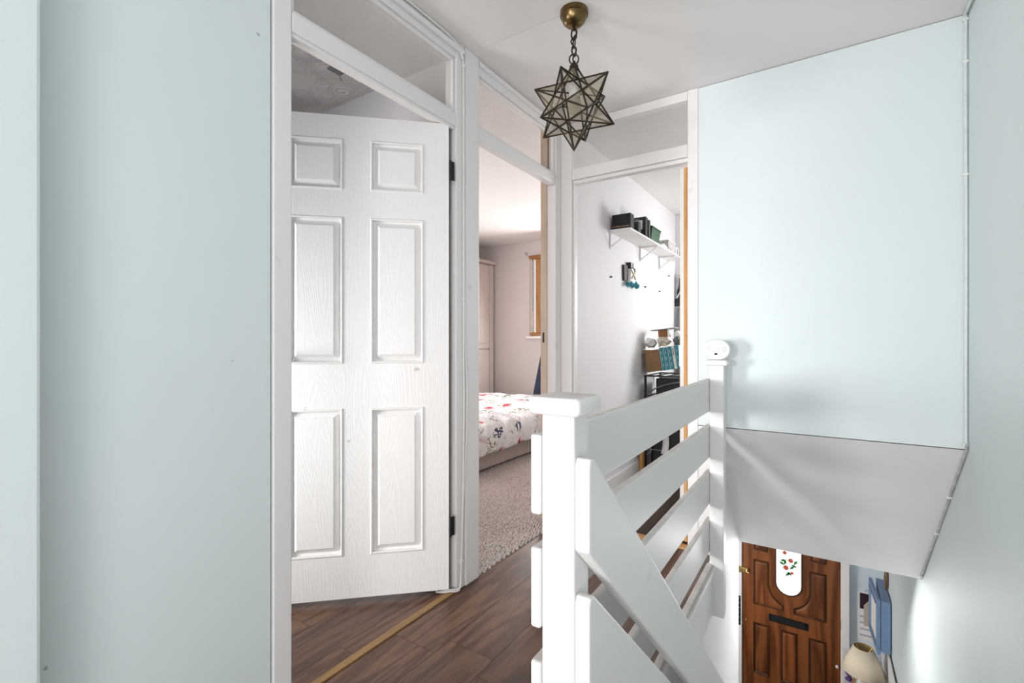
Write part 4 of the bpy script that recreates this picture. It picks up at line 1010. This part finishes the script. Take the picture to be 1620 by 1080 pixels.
bx(-0.430, -0.156, YD-0.014, YD-0.0102, -1.632, -1.584).build('letter_flap', 'black', lb_, 0.002)
o = bx(-0.700, -0.635, YD-0.030, YD-0.0005, -1.225, -1.180).build('night_latch', 'brass_bright', fd, 0.004); tag(o, 'brass night latch')
MB().tube([(-0.648, YD-0.030, -1.205), (-0.648, YD-0.045, -1.205), (-0.625, YD-0.047, -1.212)], 0.007, 8).build('latch_knob', 'brass_bright', o, smooth=True)
MB().tube([(-0.652+0.009*math.cos(a), YD-0.004, -1.693+0.011*math.sin(a)) for a in [q*math.pi/6 for q in range(12)]], 0.004, 6, True).build('keyhole_ring', 'brass_bright', fd, smooth=True)
MB().lathe([(0.001, -0.014), (0.010, -0.011), (0.014, 0), (0.010, 0.011), (0.001, 0.014)], (0.092, YD-0.022, -1.880), 14).build('porcelain_knob', 'plastic', fd, smooth=True)
MB().tube([(0.092, YD-0.0005, -1.880), (0.092, YD-0.012, -1.880)], 0.005, 8).build('knob_stem', 'chrome', fd)
bx(x0, x1, YD-0.03, YD-0.0005, -2.482, -2.40).build('weather_bar', 'door_mould', fd, 0.01)
for q, z in enumerate((-1.55, -2.2, -0.85)):
    bx(0.117, 0.126, YD-0.005, YD+0.0, z, z+0.10).build('hinge', 'chrome', fd)
fr = thing('trim_6', (-0.28, 5.29, -2.5), 'white timber frame around the front door', 'door frame', kind='structure')
bx(-0.754, -0.693, 5.235, 5.40, -2.5, -0.432).build('jamb', 'gloss', fr, 0.004)
bx(0.1245, 0.1845, 5.235, 5.40, -2.5, -0.432).build('jamb', 'gloss', fr, 0.004)
bx(-0.6925, 0.124, 5.235, 5.40, -0.482, -0.433).build('head', 'gloss', fr, 0.004)
bx(-0.724, -0.7035, 5.228, 5.2348, -1.76, -1.47).build('strike_plate', 'black', fr, 0.002)
for q in range(6): MB().tube([(-0.7137, 5.2275, -1.73+q*0.048), (-0.7137, 5.2262, -1.73+q*0.048)], 0.005, 8).build('screw_head', 'chrome', fr)
bx(-0.724, -0.7005, 5.226, 5.2348, -1.235, -1.17).build('latch_keep', 'brass_bright', fr, 0.002)
# calendar
t = thing('calendar', (0.30, 5.29, -1.6), 'hanging paper calendar with a photo on the blue hall wall', 'calendar')
bx(0.243, 0.375, 5.294, 5.2992, -1.600, -1.165).build('sheet', 'paper', t)
bx(0.262, 0.372, 5.2925, 5.2938, -1.325, -1.185).build('photo', 'print_dark', t)
MB().prism([(0.290, -1.47), (0.372, -1.47), (0.372, -1.30), (0.331, -1.235), (0.290, -1.29)], 'y', 5.2895, 5.2915).build('photo_cutout', 'print_beige', t)
for z in (-1.39, -1.445, -1.50, -1.555): bx(0.262, 0.370, 5.2925, 5.2938, z-0.010, z+0.004).build('date_band', 'print_grey', t)
MB().tube([(0.315+0.012*math.cos(a), 5.2925, -1.163+0.014*math.sin(a)) for a in [q*math.pi/6 for q in range(12)]], 0.0016, 5, True).build('hanging_ring', 'chrome', t)
# blue key cupboard
t = thing('wall_cupboard', (0.39, 4.9, -1.36), 'mid-blue wall cupboard with its framed door ajar', 'cupboard')
bx(0.366, 0.4270, 4.70, 5.14, -1.362, -0.962).build('carcass', 'cab_blue', t, 0.003)
dm = Matrix.Translation((0.364, 4.698, 0)) @ Matrix.Rotation(R(4), 4, 'Z')
dr = MB(); 
for a in ((0, 0.41, -1.385, -1.335), (0, 0.41, -1.01, -0.955), (0, 0.06, -1.334, -1.011), (0.35, 0.41, -1.334, -1.011)): dr.box(-0.022, 0, a[0], a[1], a[2], a[3], dm)
d = dr.build('cupboard_door', 'cab_blue', t, 0.003)
MB().box(-0.012, -0.006, 0.061, 0.349, -1.333, -1.012, dm).build('door_panel', 'paper', d)
MB().box(-0.028, -0.0222, 0.05, 0.36, -1.345, -1.335, dm).build('door_bead', 'cab_blue', d); MB().box(-0.028, -0.0222, 0.05, 0.36, -1.01, -1.0, dm).build('door_bead', 'cab_blue', d)
# carved ornament
t = thing('carved_ornament', (0.42, 4.9, -1.0), 'slim carved brown wooden ornament hanging above the blue cupboard', 'ornament')
xo = 0.418
b = MB(); prof = [(0.004, 0.0), (0.012, 0.02), (0.017, 0.06), (0.019, 0.10), (0.015, 0.14), (0.010, 0.165), (0.012, 0.18), (0.006, 0.195)]
b.lathe(prof, (xo, 4.9, -0.950), 12); o = b.build('carving', 'carved', t, smooth=True)
MB().tube([(xo, 4.9, -0.757), (xo+0.006, 4.9, -0.70)], 0.002, 5).build('cord', 'dirty', t)
# console table and lamp
t = thing('console_table', (0.27, 4.75, -2.5), 'small white hall table under the table lamp', 'table')
bx(0.13, 0.41, 4.45, 5.18, -1.815, -1.79).build('table_top', 'table', t, 0.004)
bx(0.15, 0.39, 4.48, 5.15, -1.90, -1.8155).build('apron', 'table', t)
for x_ in (0.155, 0.365):
    for y_ in (4.49, 5.12): bx(x_, x_+0.03, y_, y_+0.03, -2.4995, -1.9005).build('leg', 'table', t, 0.003)
LXX, LYY = 0.262, 4.80
t = thing('table_lamp', (LXX, LYY, -1.79), 'table lamp with a cream cone shade by the front door', 'lamp')
MB().lathe([(0.055, 0), (0.06, 0.01), (0.068, 0.06), (0.06, 0.12), (0.03, 0.16), (0.014, 0.175), (0.014, 0.20)], (LXX, LYY, -1.79), 28).build('base', 'ceramic', t, smooth=True)
MB().lathe([(0.014, 0), (0.016, 0.003), (0.016, 0.045), (0.008, 0.05), (0.008, 0.09), (0.003, 0.1)], (LXX, LYY, -1.5895), 14).build('lamp_holder', 'brass_bright', t, smooth=True)
o = MB().lathe([(0.148, 0), (0.066, 0.195)], (LXX, LYY, -1.605), 40, False).build('lamp_shade', 'shade', t, smooth=True, solid=0.002)
MB().lathe([(0.1455, 0.002), (0.0638, 0.193)], (LXX, LYY, -1.605), 40, False).build('shade_lining', 'shade_in', t, smooth=True)
b = MB()
for q in range(3):
    a = q*2*math.pi/3+0.4; b.tube([(LXX, LYY, -1.50), (LXX+0.063*math.cos(a), LYY+0.063*math.sin(a), -1.415)], 0.0018, 5)
b.build('shade_carrier', 'brass_bright', t)
t = thing('glass_ornament', (0.17, 4.93, -1.79), 'dark purple glass ornament behind the table lamp', 'ornament')
MB().lathe([(0.025, 0), (0.03, 0.008), (0.012, 0.03), (0.03, 0.06), (0.034, 0.09), (0.026, 0.12), (0.012, 0.135)], (0.172, 4.93, -1.79), 18).build('body', 'purple', t, smooth=True)
MB().lathe([(0.001, 0.135), (0.012, 0.136), (0.014, 0.15), (0.001, 0.16)], (0.172, 4.93, -1.79), 14).build('stopper', 'purple', t, smooth=True)
t = thing('copper_figure', (0.205, 4.78, -1.79), 'slender copper-coloured figurine in front of the purple ornament', 'figurine')
xf, yf = 0.190, 4.76
MB().tube(smooth_pts([(xf-0.012, yf, -1.7895), (xf-0.006, yf, -1.74), (xf, yf, -1.70), (xf+0.006, yf, -1.665)]), [0.008]*18+[0.006], 8).build('body', 'copper', t, smooth=True)
MB().tube(smooth_pts([(xf+0.016, yf, -1.7895), (xf+0.010, yf, -1.745), (xf+0.001, yf, -1.712)]), 0.006, 8).build('leg', 'copper', t, smooth=True)
MB().lathe([(0.001, -0.014), (0.010, -0.006), (0.010, 0.006), (0.001, 0.014)], (xf+0.010, yf, -1.650), 12).build('head', 'copper', t, smooth=True)
t = thing('photo_frame', (0.33, 4.58, -1.79), 'black photo frame standing beside the table lamp', 'frame')
fm = Matrix.Translation((0.355, 4.585, -1.788)) @ Matrix.Rotation(R(-25), 4, 'Z') @ Matrix.Rotation(R(-14), 4, 'X')
b = MB()
for a in ((-0.06, 0.06, 0.002, 0.017), (-0.06, 0.06, 0.183, 0.198), (-0.06, -0.045, 0.0171, 0.1829), (0.045, 0.06, 0.0171, 0.1829)): b.box(a[0], a[1], 0, 0.012, a[2], a[3], fm)
b.build('frame', 'black', t, 0.002); MB().box(-0.0448, 0.0448, 0.004, 0.009, 0.0172, 0.1828, fm).build('photo', 'print_dark', t)
t = thing('envelope_stack', (0.16, 4.6, -1.79), 'white envelopes at the near edge of the hall table', 'envelopes')
for q in range(3): MB().box(0, 0.008, 0, 0.12, 0.001, 0.135+0.006*q, Matrix.Translation((0.138+0.0095*q, 5.02, -1.789))).build('envelope', 'paper', t)
